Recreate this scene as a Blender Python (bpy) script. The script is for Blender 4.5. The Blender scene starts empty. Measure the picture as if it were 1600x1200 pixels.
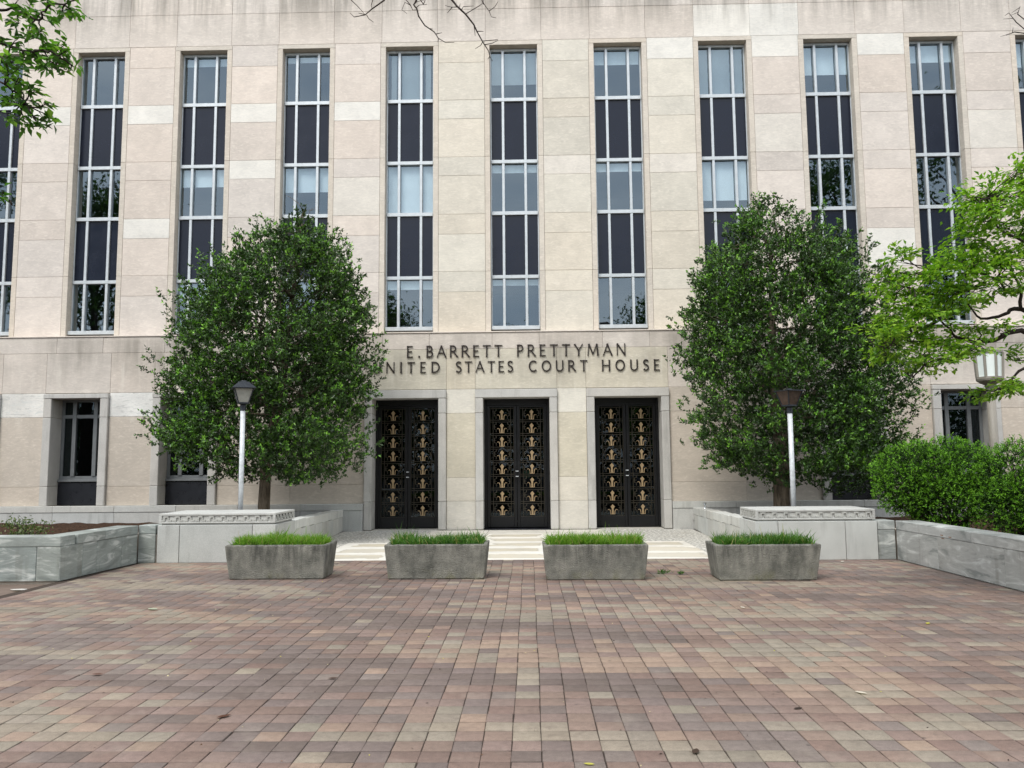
import bpy, math, random
import numpy as np
from mathutils import Vector, Matrix

# ------------------------------------------------------------------ camera
S = bpy.context.scene
COL = S.collection
cam_data = bpy.data.cameras.new('camera')
cam = bpy.data.objects.new('camera', cam_data)
COL.objects.link(cam)
FW = Vector((-0.020266, 0.994801, 0.099805)); RT = Vector((0.999737, 0.021231, -0.008619)); UP = Vector((0.010693, -0.099604, 0.994970))
M4 = Matrix((RT, UP, -FW)).transposed().to_4x4()
M4.translation = Vector((0.3494, 0.0, 1.8))
cam.matrix_world = M4
cam_data.sensor_width = 36.0
cam_data.lens = 28.35
cam_data.clip_start = 0.05
cam_data.clip_end = 2000
S.camera = cam

# ------------------------------------------------------------------ sky and sun (bright overcast)
SUN_DIR = Vector((-0.35, -0.62, 0.95)).normalized()      # towards the sun, high behind the camera
W = bpy.data.worlds.new('World'); S.world = W; W.use_nodes = True
wn, wl = W.node_tree.nodes, W.node_tree.links
wn.clear()
sky = wn.new('ShaderNodeTexSky'); sky.sky_type = 'NISHITA'; sky.sun_disc = False
sky.sun_elevation = math.asin(SUN_DIR.z); sky.sun_rotation = math.atan2(SUN_DIR.x, SUN_DIR.y)
tc = wn.new('ShaderNodeTexCoord')
mp = wn.new('ShaderNodeMapping'); mp.inputs['Scale'].default_value = (1.6, 1.6, 4.0)
wl.new(tc.outputs['Generated'], mp.inputs['Vector'])
cn = wn.new('ShaderNodeTexNoise'); cn.inputs['Scale'].default_value = 4.2; cn.inputs['Detail'].default_value = 6; cn.inputs['Roughness'].default_value = .58
wl.new(mp.outputs[0], cn.inputs['Vector'])
cr = wn.new('ShaderNodeValToRGB')
cr.color_ramp.elements[0].position = .34; cr.color_ramp.elements[0].color = (7.0, 7.7, 8.6, 1)
cr.color_ramp.elements[1].position = .68; cr.color_ramp.elements[1].color = (10.6, 10.7, 10.8, 1)
wl.new(cn.outputs['Fac'], cr.inputs['Fac'])
mx = wn.new('ShaderNodeMix'); mx.data_type = 'RGBA'; mx.inputs['Factor'].default_value = .82
wl.new(sky.outputs[0], mx.inputs[6]); wl.new(cr.outputs[0], mx.inputs[7])
bg = wn.new('ShaderNodeBackground'); bg.inputs['Strength'].default_value = .10
wl.new(mx.outputs[2], bg.inputs['Color'])
wo = wn.new('ShaderNodeOutputWorld'); wl.new(bg.outputs[0], wo.inputs['Surface'])
sd = bpy.data.lights.new('sun', 'SUN'); sd.energy = 1.3; sd.angle = math.radians(22); sd.color = (1.0, .965, .91)
sun = bpy.data.objects.new('sun', sd); COL.objects.link(sun)
sun.rotation_euler = (-SUN_DIR).to_track_quat('-Z', 'Y').to_euler(); sun.location = SUN_DIR * 60

S.view_settings.view_transform = 'Standard'; S.view_settings.look = 'None'
S.view_settings.exposure = 0.90; S.view_settings.gamma = 1.0; S.view_settings.use_curve_mapping = False
S.render.engine = 'CYCLES'
S.cycles.use_denoising = True; S.cycles.use_adaptive_sampling = False
S.cycles.max_bounces = 7; S.cycles.transparent_max_bounces = 8; S.cycles.diffuse_bounces = 3; S.cycles.glossy_bounces = 4
S.cycles.caustics_reflective = False; S.cycles.caustics_refractive = False

# ------------------------------------------------------------------ measures (metres)
YU, YL, P = 23.274, 22.798, 3.147          # upper wall, lower wall, bay
RNG = random.Random(11); NR = np.random.default_rng(5)

def srgb(r, g, b):
    f = lambda c: (c / 255 / 12.92) if c / 255 <= .04045 else ((c / 255 + .055) / 1.055) ** 2.4
    return (f(r), f(g), f(b))

# ------------------------------------------------------------------ materials
class NT:
    """tiny node-graph helper"""
    def __init__(s, name):
        s.m = bpy.data.materials.new(name); s.m.use_nodes = True
        s.n = s.m.node_tree.nodes; s.l = s.m.node_tree.links
        s.b = s.n['Principled BSDF']; s.out = s.n['Material Output']
    def put(s, sock, v):
        if isinstance(v, (int, float)): sock.default_value = v
        elif isinstance(v, tuple):
            sock.default_value = v if len(v) == len(sock.default_value) else v + (1,)
        else: s.l.new(v, sock)
    def geo(s): return s.n.new('ShaderNodeNewGeometry').outputs['Position']
    def obj(s): return s.n.new('ShaderNodeTexCoord').outputs['Object']
    def info(s, k): return s.n.new('ShaderNodeObjectInfo').outputs[k]
    def attr(s, k): a = s.n.new('ShaderNodeAttribute'); a.attribute_name = k; return a.outputs['Color']
    def mapv(s, v, scale=(1, 1, 1), rot=(0, 0, 0), loc=(0, 0, 0)):
        m = s.n.new('ShaderNodeMapping'); s.l.new(v, m.inputs[0])
        s.put(m.inputs['Scale'], scale); s.put(m.inputs['Rotation'], rot); s.put(m.inputs['Location'], loc)
        return m.outputs[0]
    def vadd(s, a, b):
        m = s.n.new('ShaderNodeVectorMath'); m.operation = 'ADD'; s.l.new(a, m.inputs[0]); s.l.new(b, m.inputs[1]); return m.outputs[0]
    def math(s, op, a, b=0.0, c=None, clamp=False):
        m = s.n.new('ShaderNodeMath'); m.operation = op; m.use_clamp = clamp
        s.put(m.inputs[0], a); s.put(m.inputs[1], b)
        if c is not None: s.put(m.inputs[2], c)
        return m.outputs[0]
    def noise(s, v, scale, detail=4, rough=.55, dist=0.0):
        n = s.n.new('ShaderNodeTexNoise'); s.l.new(v, n.inputs['Vector'])
        n.inputs['Scale'].default_value = scale; n.inputs['Detail'].default_value = detail
        n.inputs['Roughness'].default_value = rough; n.inputs['Distortion'].default_value = dist
        return n.outputs['Fac']
    def vor(s, v, scale, feature='F1'):
        n = s.n.new('ShaderNodeTexVoronoi'); n.feature = feature; s.l.new(v, n.inputs['Vector']); n.inputs['Scale'].default_value = scale
        return n.outputs['Distance']
    def ramp(s, v, a, b, lo=0.0, hi=1.0):
        m = s.n.new('ShaderNodeMapRange'); s.put(m.inputs['Value'], v)
        m.inputs['From Min'].default_value = a; m.inputs['From Max'].default_value = b
        m.inputs['To Min'].default_value = lo; m.inputs['To Max'].default_value = hi
        return m.outputs[0]
    def mix(s, f, a, b, mode='MIX'):
        m = s.n.new('ShaderNodeMix'); m.data_type = 'RGBA'; m.blend_type = mode
        s.put(m.inputs['Factor'], f)
        for i, v in ((6, a), (7, b)): s.put(m.inputs[i], v)
        return m.outputs[2]
    def scale(s, col, f):      # colour times a scalar
        m = s.n.new('ShaderNodeVectorMath'); m.operation = 'SCALE'; s.put(m.inputs[0], col); s.put(m.inputs['Scale'], f); return m.outputs[0]
    def sep(s, v, k):
        m = s.n.new('ShaderNodeSeparateXYZ'); s.l.new(v, m.inputs[0]); return m.outputs[k]
    def bump(s, h, strength=.3, dist=.01):
        b = s.n.new('ShaderNodeBump'); b.inputs['Strength'].default_value = strength; b.inputs['Distance'].default_value = dist
        s.l.new(h, b.inputs['Height']); s.l.new(b.outputs[0], s.b.inputs['Normal'])
    def done(s, col=None, rough=.8, spec=.3, metal=0.0):
        if col is not None: s.put(s.b.inputs['Base Color'], col)
        s.put(s.b.inputs['Roughness'], rough); s.b.inputs['Specular IOR Level'].default_value = spec
        s.b.inputs['Metallic'].default_value = metal
        return s.m

def seeded(t):     # world position pushed by a per-object random offset so no two slabs share their grain
    c = t.n.new('ShaderNodeCombineXYZ')
    r = t.info('Random')
    t.l.new(t.math('MULTIPLY', r, 37.0), c.inputs[0]); t.l.new(t.math('MULTIPLY', r, 91.0), c.inputs[2])
    return t.vadd(t.geo(), c.outputs[0])

def limestone():
    t = NT('limestone'); base = t.info('Color'); v = seeded(t); g = t.geo(); z = t.sep(g, 2)
    blot = t.noise(v, 1.7, 5, .6)
    swirl = t.noise(t.mapv(v, (1, 1, 3.2), (0, .5, 0)), 4.5, 6, .62, 1.6)
    fine = t.noise(v, 55, 3, .7)
    f = t.math('ADD', t.ramp(blot, .3, .7, .91, 1.07), t.ramp(swirl, .3, .72, -.085, .09))
    f = t.math('ADD', f, t.ramp(fine, .3, .7, -.03, .03))
    vein = t.ramp(swirl, .54, .68, 0, .32)
    col = t.mix(vein, t.scale(base, f), srgb(232, 224, 212))
    # weathering: grey runs below the parapet and along the string course
    streak = t.noise(t.mapv(g, (2.6, 2.6, .22)), 1.0, 5, .62)
    patch = t.noise(g, .45, 3, .55)
    top = t.math('MULTIPLY', t.ramp(z, 14.7, 15.9, 0, 1), t.ramp(streak, .40, .62, 0, 1), clamp=True)
    belt = t.math('MULTIPLY', t.ramp(z, 5.45, 5.62, 1, .0), t.ramp(z, 3.7, 4.9, 0, 1), clamp=True)
    belt = t.math('MULTIPLY', belt, t.ramp(patch, .36, .56, .1, 1), clamp=True)
    belt = t.math('MULTIPLY', belt, t.ramp(streak, .32, .62, .2, .95), clamp=True)
    low = t.math('MULTIPLY', t.ramp(z, 3.0, .6, 0, .38), t.ramp(patch, .35, .65, .2, 1), clamp=True)
    grime = t.math('MAXIMUM', t.math('MAXIMUM', top, belt), low)
    col = t.mix(t.math('MULTIPLY', grime, .66), col, srgb(122, 116, 106))
    # pale lime runs on the lower storey
    lime = t.math('MULTIPLY', t.ramp(t.noise(t.mapv(g, (5, 5, .5)), 1.0, 5, .65), .55, .68, 0, .45), t.ramp(z, 5.2, 4.6, 0, 1), clamp=True)
    lime = t.math('MULTIPLY', lime, t.ramp(z, 2.6, 3.8, 0, 1), clamp=True)
    col = t.mix(lime, col, srgb(222, 216, 204))
    t.bump(t.math('ADD', t.math('MULTIPLY', fine, .5), swirl), .12, .01)
    return t.done(col, t.ramp(blot, .3, .7, .62, .8), .25)

def granite(name='granite'):
    t = NT(name); base = t.info('Color'); v = seeded(t)
    sp = t.noise(v, 90, 2, .8); bl = t.noise(v, 2.3, 4); st = t.noise(t.mapv(v, (5, 5, .6)), 1, 5, .6)
    f = t.math('ADD', t.ramp(sp, .32, .68, .84, 1.12), t.ramp(bl, .3, .7, -.08, .08))
    col = t.mix(t.ramp(st, .55, .72, 0, .3), t.scale(base, f), srgb(96, 92, 86))
    t.bump(sp, .12, .004)
    return t.done(col, .72, .3)

def marble(name='grey_marble', dark=.6, fine=1.0, turn=None):
    t = NT(name); base = t.info('Color'); v = seeded(t); r = t.info('Random')
    rot = t.n.new('ShaderNodeCombineXYZ'); t.l.new(t.math('MULTIPLY_ADD', r, 2.6 if turn is None else .3, -.6 if turn is None else turn), rot.inputs[1]); t.l.new(t.math('MULTIPLY', r, 5.0), rot.inputs[0])
    m = t.n.new('ShaderNodeMapping'); t.l.new(v, m.inputs[0]); t.l.new(rot.outputs[0], m.inputs['Rotation']); m.inputs['Scale'].default_value = (fine, fine, 4.2 * fine)
    wv = t.noise(m.outputs[0], 1.15, 7, .6, 1.6); fi = t.noise(m.outputs[0], 7, 6, .65, .6); cl = t.noise(v, 1.3, 4); sp = t.noise(v, 60, 2, .7)
    f = t.math('ADD', t.ramp(cl, .3, .7, .82, 1.14), t.ramp(fi, .3, .7, -.10, .10))
    f = t.math('ADD', f, t.ramp(sp, .3, .7, -.04, .04))
    col = t.scale(base, f)
    col = t.mix(t.ramp(wv, .54, .66, 0, .75), col, srgb(206, 208, 203))
    col = t.mix(t.ramp(wv, .46, .36, 0, dark), col, srgb(104, 110, 106))
    g = t.geo(); drip = t.noise(t.mapv(g, (4, 4, .35)), 1, 5, .6)
    col = t.mix(t.math('MULTIPLY', t.ramp(drip, .56, .72, 0, .5), t.ramp(t.sep(g, 2), .75, .1, .2, 1), clamp=True), col, srgb(92, 88, 74))
    t.bump(fi, .08, .004)
    return t.done(col, t.ramp(cl, .3, .7, .38, .6), .45)

def paver(name, attr):
    t = NT(name); base = t.attr('tone') if attr else t.mix(1.0, t.info('Color'), t.attr('tone'), 'MULTIPLY'); g = t.geo()
    sp = t.noise(g, 130, 3, .8); md = t.noise(g, 19, 5, .65); lg = t.noise(g, .55, 4, .6); dk = t.vor(g, 34); gum = t.vor(g, 3.1); drt = t.noise(g, 5.5, 6, .7)
    f = t.math('ADD', t.ramp(sp, .3, .7, .74, 1.22), t.ramp(md, .3, .7, -.15, .13))
    f = t.math('MULTIPLY', f, t.ramp(lg, .3, .7, .86, 1.1))
    col = t.scale(base, f)
    col = t.mix(t.ramp(dk, .12, .05, 0, .55), col, srgb(66, 56, 52))
    col = t.mix(t.ramp(drt, .54, .72, 0, .5), col, srgb(96, 84, 76))
    wet = t.noise(g, 2.4, 5, .6)
    col = t.mix(t.ramp(wet, .58, .78, 0, .28), col, srgb(168, 156, 142))
    col = t.mix(t.ramp(gum, .055, .03, 0, .6), col, srgb(58, 52, 50))
    t.bump(t.math('ADD', sp, t.math('MULTIPLY', md, 1.6)), .4, .004)
    return t.done(col, t.ramp(wet, .3, .7, .80, .58), .28)

def concrete():      # weathered planter concrete
    t = NT('weathered_concrete'); o = seeded(t); z = t.sep(t.geo(), 2)
    st = t.noise(t.mapv(o, (7.5, 7.5, .9)), 1, 7, .72, .5); bl = t.noise(o, 3.6, 6, .65); sp = t.noise(o, 85, 3, .8); pit = t.vor(o, 58); big = t.noise(o, 1.5, 4)
    col = t.mix(t.ramp(bl, .32, .68), srgb(104, 104, 97), srgb(152, 150, 140))
    run = t.math('MULTIPLY', t.ramp(st, .42, .66, 0, .75), t.ramp(t.math('ADD', z, t.ramp(big, .3, .7, -.2, .2)), .10, .50, .25, 1), clamp=True)
    col = t.mix(run, col, srgb(56, 57, 54))
    col = t.mix(t.ramp(st, .34, .24, 0, .35), col, srgb(186, 184, 174))
    moss = t.math('MULTIPLY', t.ramp(t.noise(o, 5, 4), .5, .68, 0, .55), t.ramp(z, .2, .0, 0, 1), clamp=True)
    col = t.mix(moss, col, srgb(118, 116, 80))
    col = t.mix(t.ramp(pit, .17, .09, 0, .6), col, srgb(52, 51, 48))
    col = t.scale(col, t.ramp(sp, .3, .7, .76, 1.18))
    t.bump(t.math('ADD', sp, t.math('MULTIPLY', pit, 2.0)), .5, .008)
    return t.done(col, .88, .2)

def slab_mat():      # pale entrance slabs, each with a tan dried-out patch of its own
    t = NT('entrance_slab'); ob = t.obj(); g = t.geo(); tint = t.info('Color')
    x = t.math('ABSOLUTE', t.sep(ob, 0)); y = t.math('ABSOLUTE', t.sep(ob, 1))
    wob = t.ramp(t.noise(seeded(t), 1.7, 4, .6), .3, .7, -.26, .26)
    d = t.math('MAXIMUM', t.math('DIVIDE', x, .72), t.math('DIVIDE', y, .40))
    d = t.math('ADD', t.math('MULTIPLY', d, t.ramp(t.info('Random'), 0, 1, .88, 1.25)), wob)
    ins = t.ramp(d, .93, .84, 0, 1)
    sp = t.noise(g, 70, 3, .75); bl = t.noise(g, 1.4, 5, .6); peb = t.vor(g, 38)
    white = t.scale(tint, t.ramp(bl, .3, .7, .86, 1.08))
    tan = t.mix(t.ramp(bl, .35, .65), srgb(200, 189, 165), srgb(180, 173, 158))
    rim = t.math('MULTIPLY', t.ramp(d, .80, .86, 0, 1), t.ramp(d, .95, .88, 0, 1), clamp=True)
    amt = t.math('MULTIPLY', ins, t.ramp(t.info('Random'), 0, 1, .62, .98), clamp=True)
    col = t.mix(amt, white, tan)
    col = t.mix(t.math('MULTIPLY', rim, .35), col, srgb(120, 112, 98))
    col = t.mix(t.ramp(peb, .2, .08, 0, .18), col, srgb(110, 106, 98))
    col = t.scale(col, t.ramp(sp, .3, .7, .9, 1.07))
    t.bump(sp, .2, .004)
    return t.done(col, .75, .3)

def aggregate():
    t = NT('exposed_aggregate'); g = t.geo()
    d = t.vor(g, 48); sp = t.noise(g, 60, 2, .8); bl = t.noise(g, 1.1, 5, .65); pt = t.noise(g, 14, 5, .75)
    col = t.mix(t.ramp(pt, .45, .58), srgb(150, 147, 140), srgb(226, 223, 214))
    col = t.mix(t.ramp(d, .16, .06, 0, .6), col, srgb(90, 88, 82))
    col = t.mix(t.ramp(bl, .58, .72, 0, .55), col, srgb(138, 124, 104))
    col = t.scale(col, t.ramp(sp, .3, .7, .85, 1.1)); t.bump(d, .4, .006)
    return t.done(col, .85, .2)

def plain(name, col, rough=.6, spec=.4, metal=0.0, nz=8.0, amt=.12, bumps=0.0):
    t = NT(name); g = t.obj(); n = t.noise(g, nz, 5, .6)
    c = t.scale(col + (0,) * 0, t.ramp(n, .3, .7, 1 - amt, 1 + amt))
    if bumps: t.bump(t.noise(g, nz * 6, 4), bumps, .005)
    return t.done(c, t.ramp(n, .3, .7, max(.02, rough - .08), min(1, rough + .08)), spec, metal)

def glass(name='window_glass', ior=2.25, tint=(.86, .90, .92, 1)):
    t = NT(name)
    tr = t.n.new('ShaderNodeBsdfTransparent'); tr.inputs[0].default_value = tint
    gl = t.n.new('ShaderNodeBsdfGlossy'); gl.inputs['Roughness'].default_value = .015; gl.inputs['Color'].default_value = (.72, .88, 1.0, 1)
    fr = t.n.new('ShaderNodeFresnel'); fr.inputs['IOR'].default_value = ior
    b = t.n.new('ShaderNodeBump'); b.inputs['Strength'].default_value = .05; b.inputs['Distance'].default_value = .05
    t.l.new(t.noise(seeded(t), .7, 2), b.inputs['Height']); t.l.new(b.outputs[0], gl.inputs['Normal'])
    mxs = t.n.new('ShaderNodeMixShader'); bf = t.n.new('ShaderNodeNewGeometry').outputs['Backfacing']      # the pane is thin: only its outer skin mirrors
    t.l.new(t.math('MULTIPLY', fr.outputs[0], t.math('SUBTRACT', 1.0, bf)), mxs.inputs[0]); t.l.new(tr.outputs[0], mxs.inputs[1]); t.l.new(gl.outputs[0], mxs.inputs[2])
    t.l.new(mxs.outputs[0], t.out.inputs['Surface'])
    return t.m

def leafy(name, gloss=.42, trans=.28, spec=.45):
    t = NT(name); col = t.attr('tone')
    t.done(col, gloss, spec)
    ts = t.n.new('ShaderNodeBsdfTranslucent'); t.l.new(t.mix(1.0, col, (1.1, 1.25, .55), 'MULTIPLY'), ts.inputs[0])
    mxs = t.n.new('ShaderNodeMixShader'); mxs.inputs[0].default_value = trans
    t.l.new(t.b.outputs[0], mxs.inputs[1]); t.l.new(ts.outputs[0], mxs.inputs[2]); t.l.new(mxs.outputs[0], t.out.inputs['Surface'])
    return t.m

def bark(name, a, b):
    t = NT(name); g = t.geo(); n = t.noise(t.mapv(g, (9, 9, 1.6)), 1.6, 6, .65, .4); k = t.noise(g, 3, 4)
    col = t.mix(t.ramp(n, .35, .65), a, b); col = t.scale(col, t.ramp(k, .3, .7, .75, 1.2)); t.bump(n, .7, .02)
    return t.done(col, .9, .15)

def soil_mat():
    t = NT('mulch'); g = t.geo(); n = t.noise(g, 16, 6, .7); k = t.vor(g, 24)
    col = t.mix(t.ramp(n, .35, .65), srgb(38, 28, 22), srgb(84, 64, 50)); col = t.scale(col, t.ramp(k, 0, .5, .6, 1.2))
    t.bump(t.math('ADD', n, k), .9, .03)
    return t.done(col, .95, .1)

MAT = dict(
    lime=limestone(), granite=granite(), marble=marble(), marblew=marble('white_marble', .30, 2.2, -.8), pav=paver('clay_paver', False), pavf=paver('clay_paver_field', True),
    conc=concrete(), slab=slab_mat(), agg=aggregate(), glass=glass(), glassd=glass('door_glass', 1.42, (.4, .43, .42, 1)), glasl=glass('lower_glass', 1.6, (.5, .55, .55, 1)), soil=soil_mat(),
    mortar=plain('mortar', srgb(182, 173, 160), .9, .1, 0, 6, .15),
    sand=plain('joint_sand', srgb(74, 66, 60), .95, .05, 0, 20, .3),
    asphalt=plain('asphalt', srgb(74, 74, 75), .9, .2, 0, 5, .2),
    pathc=plain('side_paving', srgb(112, 98, 88), .85, .2, 0, 5, .2, .2),
    alu=plain('window_aluminium', srgb(196, 201, 203), .42, .5, .35, 6, .08),
    alud=plain('dull_aluminium', srgb(118, 121, 122), .5, .5, .35, 6, .08),
    spand=plain('spandrel_panel', srgb(9, 19, 38), .24, .36, 0, 2, .10),
    black=plain('black_metal', srgb(15, 15, 17), .38, .45, .2, 5, .2),
    navy=plain('black_stone', srgb(26, 28, 34), .32, .45, 0, 5, .15),
    bronze=plain('dark_bronze', srgb(50, 44, 32), .45, .5, .3, 7, .25),
    gilt=plain('gilt_bronze', srgb(170, 146, 112), .42, .5, .45, 14, .3),
    letter=plain('letter_bronze', srgb(50, 43, 40), .5, .4, .3, 8, .25),
    inner=plain('interior_plaster', srgb(70, 72, 73), .9, .1, 0, 2, .08),
    innerd=plain('interior_carpet', srgb(50, 50, 50), .95, .1, 0, 2, .1),
    blind=plain('blind_fabric', srgb(236, 242, 242), .8, .2, 0, 3, .05),
    galv=plain('galvanised_steel', srgb(200, 204, 206), .45, .5, .1, 9, .2),
    lampblk=plain('lamp_black', srgb(44, 48, 54), .45, .45, .2, 9, .2),
    lampgl=plain('lamp_cloudy_pane', srgb(150, 150, 142), .35, .5, 0, 9, .12),
    lampdk=plain('lamp_rusty_pane', srgb(74, 58, 48), .55, .4, 0, 16, .45),
    paper=plain('notice_paper', srgb(150, 176, 160), .8, .2, 0, 9, .15),
    rust=plain('rust', srgb(138, 112, 94), .85, .1, 0, 30, .4),
    lampgrey=plain('lamp_grey_paint', srgb(142, 136, 126), .55, .4, 0, 6, .08),
    opal=plain('opal_pane', srgb(236, 244, 240), .35, .5, 0, 4, .04),
    chrome=plain('chrome', srgb(200, 205, 208), .18, .5, .95, 4, .05),
    leaf=leafy('holly_leaf', .36, .18, .5), leafb=leafy('bright_leaf', .45, .40, .35), leafm=leafy('magnolia_leaf', .38, .42, .45),
    yew=leafy('yew_needle', .5, .2, .35), grassm=leafy('grass_blade', .5, .35, .3), litter=leafy('litter', .7, .2, .2),
    bark=bark('holly_bark', srgb(74, 66, 56), srgb(122, 110, 94)), barkd=bark('dark_bark', srgb(38, 33, 30), srgb(74, 66, 60)),
)

# ------------------------------------------------------------------ mesh helpers
def wloc(o):      # parents here are never rotated or scaled, so positions just add up
    v = Vector((0, 0, 0))
    while o is not None: v += o.location; o = o.parent
    return v
def link(o, parent=None, mat=None):      # o.location is given in the world
    COL.objects.link(o)
    if parent is not None: o.location = o.location - wloc(parent); o.parent = parent
    if mat is not None and o.type == 'MESH' and not o.data.materials: o.data.materials.append(MAT[mat])
    return o
def tag(o, label=None, cat=None, group=None, kind=None):
    if label: o['label'] = label
    if cat: o['category'] = cat
    if group: o['group'] = group
    if kind: o['kind'] = kind
    return o
def empty(name, loc, label, cat, group=None):
    o = bpy.data.objects.new(name, None); o.empty_display_size = .2; o.location = loc; COL.objects.link(o)
    return tag(o, label, cat, group)

class MB:
    def __init__(s): s.v = []; s.f = []
    def add(s, vs, fs):
        n = len(s.v); s.v += [tuple(p) for p in vs]; s.f += [tuple(i + n for i in f) for f in fs]; return s
    def box(s, x0, x1, y0, y1, z0, z1):
        return s.add([(x0, y0, z0), (x1, y0, z0), (x1, y1, z0), (x0, y1, z0), (x0, y0, z1), (x1, y0, z1), (x1, y1, z1), (x0, y1, z1)],
                     [(0, 3, 2, 1), (4, 5, 6, 7), (0, 1, 5, 4), (1, 2, 6, 5), (2, 3, 7, 6), (3, 0, 4, 7)])
    def cbox(s, x0, x1, y0, y1, z0, z1, c=.006):       # chamfered box
        a = [(x0, x1), (y0, y1), (z0, z1)]; vs = []; idx = {}
        for i in (0, 1):
            for j in (0, 1):
                for k in (0, 1):
                    p = (a[0][i], a[1][j], a[2][k]); sg = (1 - 2 * i, 1 - 2 * j, 1 - 2 * k)
                    for ax in range(3):
                        q = [p[t] + (0 if t == ax else sg[t] * c) for t in range(3)]
                        idx[(i, j, k, ax)] = len(vs); vs.append(q)
        fs = []
        for ax in range(3):
            o1, o2 = [t for t in range(3) if t != ax]
            for e in (0, 1):
                loop = []
                for (u, w) in ((0, 0), (1, 0), (1, 1), (0, 1)):
                    key = [0, 0, 0]; key[ax] = e; key[o1] = u; key[o2] = w
                    loop.append(idx[tuple(key) + (ax,)])
                fs.append(tuple(loop))
        for ax in range(3):
            o1, o2 = [t for t in range(3) if t != ax]
            for u in (0, 1):
                for w in (0, 1):
                    k0 = [0, 0, 0]; k0[o1] = u; k0[o2] = w; k1 = list(k0); k1[ax] = 1
                    fs.append((idx[tuple(k0) + (o1,)], idx[tuple(k1) + (o1,)], idx[tuple(k1) + (o2,)], idx[tuple(k0) + (o2,)]))
        for i in (0, 1):
            for j in (0, 1):
                for k in (0, 1): fs.append(tuple(idx[(i, j, k, t)] for t in range(3)))
        return s.add(vs, fs)
    def prism(s, poly, y0, y1):        # polygon in x,z pushed along y
        n = len(poly); vs = [(x, y0, z) for x, z in poly] + [(x, y1, z) for x, z in poly]
        return s.add(vs, [tuple(range(n)), tuple(range(2 * n - 1, n - 1, -1))] + [(i, (i + 1) % n, n + (i + 1) % n, n + i) for i in range(n)])
    def rings(s, rings, cap=True):
        m = len(rings[0]); vs = [p for r in rings for p in r]; fs = []
        for a in range(len(rings) - 1):
            for i in range(m): fs.append((a * m + i, a * m + (i + 1) % m, (a + 1) * m + (i + 1) % m, (a + 1) * m + i))
        if cap: fs += [tuple(range(m - 1, -1, -1)), tuple(range((len(rings) - 1) * m, len(rings) * m))]
        return s.add(vs, fs)
    def lathe(s, prof, n=16, c=(0, 0)):
        return s.rings([[(c[0] + r * math.cos(6.28318 * i / n), c[1] + r * math.sin(6.28318 * i / n), z) for i in range(n)] for r, z in prof])
    def tube(s, pts, rad, n=6):
        pts = [Vector(p) for p in pts]; rings = []
        if not isinstance(rad, (list, tuple)): rad = [rad] * len(pts)
        ref = Vector((.31, .27, .91))
        for i, p in enumerate(pts):
            d = (pts[min(i + 1, len(pts) - 1)] - pts[max(i - 1, 0)]).normalized()
            a = d.cross(ref).normalized(); b = d.cross(a)
            rings.append([tuple(p + (a * math.cos(6.28318 * k / n) + b * math.sin(6.28318 * k / n)) * rad[i]) for k in range(n)])
        return s.rings(rings)
    def mesh(s, name, smooth=False):
        me = bpy.data.meshes.new(name); me.from_pydata(s.v, [], s.f)
        import bmesh
        bm = bmesh.new(); bm.from_mesh(me); bmesh.ops.recalc_face_normals(bm, faces=bm.faces); bm.to_mesh(me); bm.free()
        if smooth: me.polygons.foreach_set('use_smooth', [True] * len(me.polygons))
        return me
    def obj(s, name, mat, parent=None, smooth=False, loc=None):
        o = bpy.data.objects.new(name, s.mesh(name, smooth))
        if loc: o.location = loc
        return link(o, parent, mat)

_cache = {}
def cached(key, make, mat):
    k = (key, mat)
    if k not in _cache:
        me = make().mesh(key[0]); me.materials.append(MAT[mat]); _cache[k] = me
    return _cache[k]
def piece(name, mat, x0, x1, y0, y1, z0, z1, parent, color, c=.006, rotz=0.0):
    """chamfered block as its own object, mesh shared between equal sizes; origin in its middle"""
    d = (round(x1 - x0, 4), round(y1 - y0, 4), round(z1 - z0, 4))
    me = cached((name,) + d, lambda: MB().cbox(-d[0] / 2, d[0] / 2, -d[1] / 2, d[1] / 2, -d[2] / 2, d[2] / 2, c), mat)
    o = bpy.data.objects.new(name, me); o.location = ((x0 + x1) / 2, (y0 + y1) / 2, (z0 + z1) / 2); o.rotation_euler.z = rotz
    o.color = color + (1,)
    return link(o, parent)
def vary(c, a=.04, warm=.015):
    k = 1 + RNG.uniform(-a, a); w = RNG.uniform(-warm, warm)
    return (c[0] * (k + w), c[1] * k, c[2] * (k - w))

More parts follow.
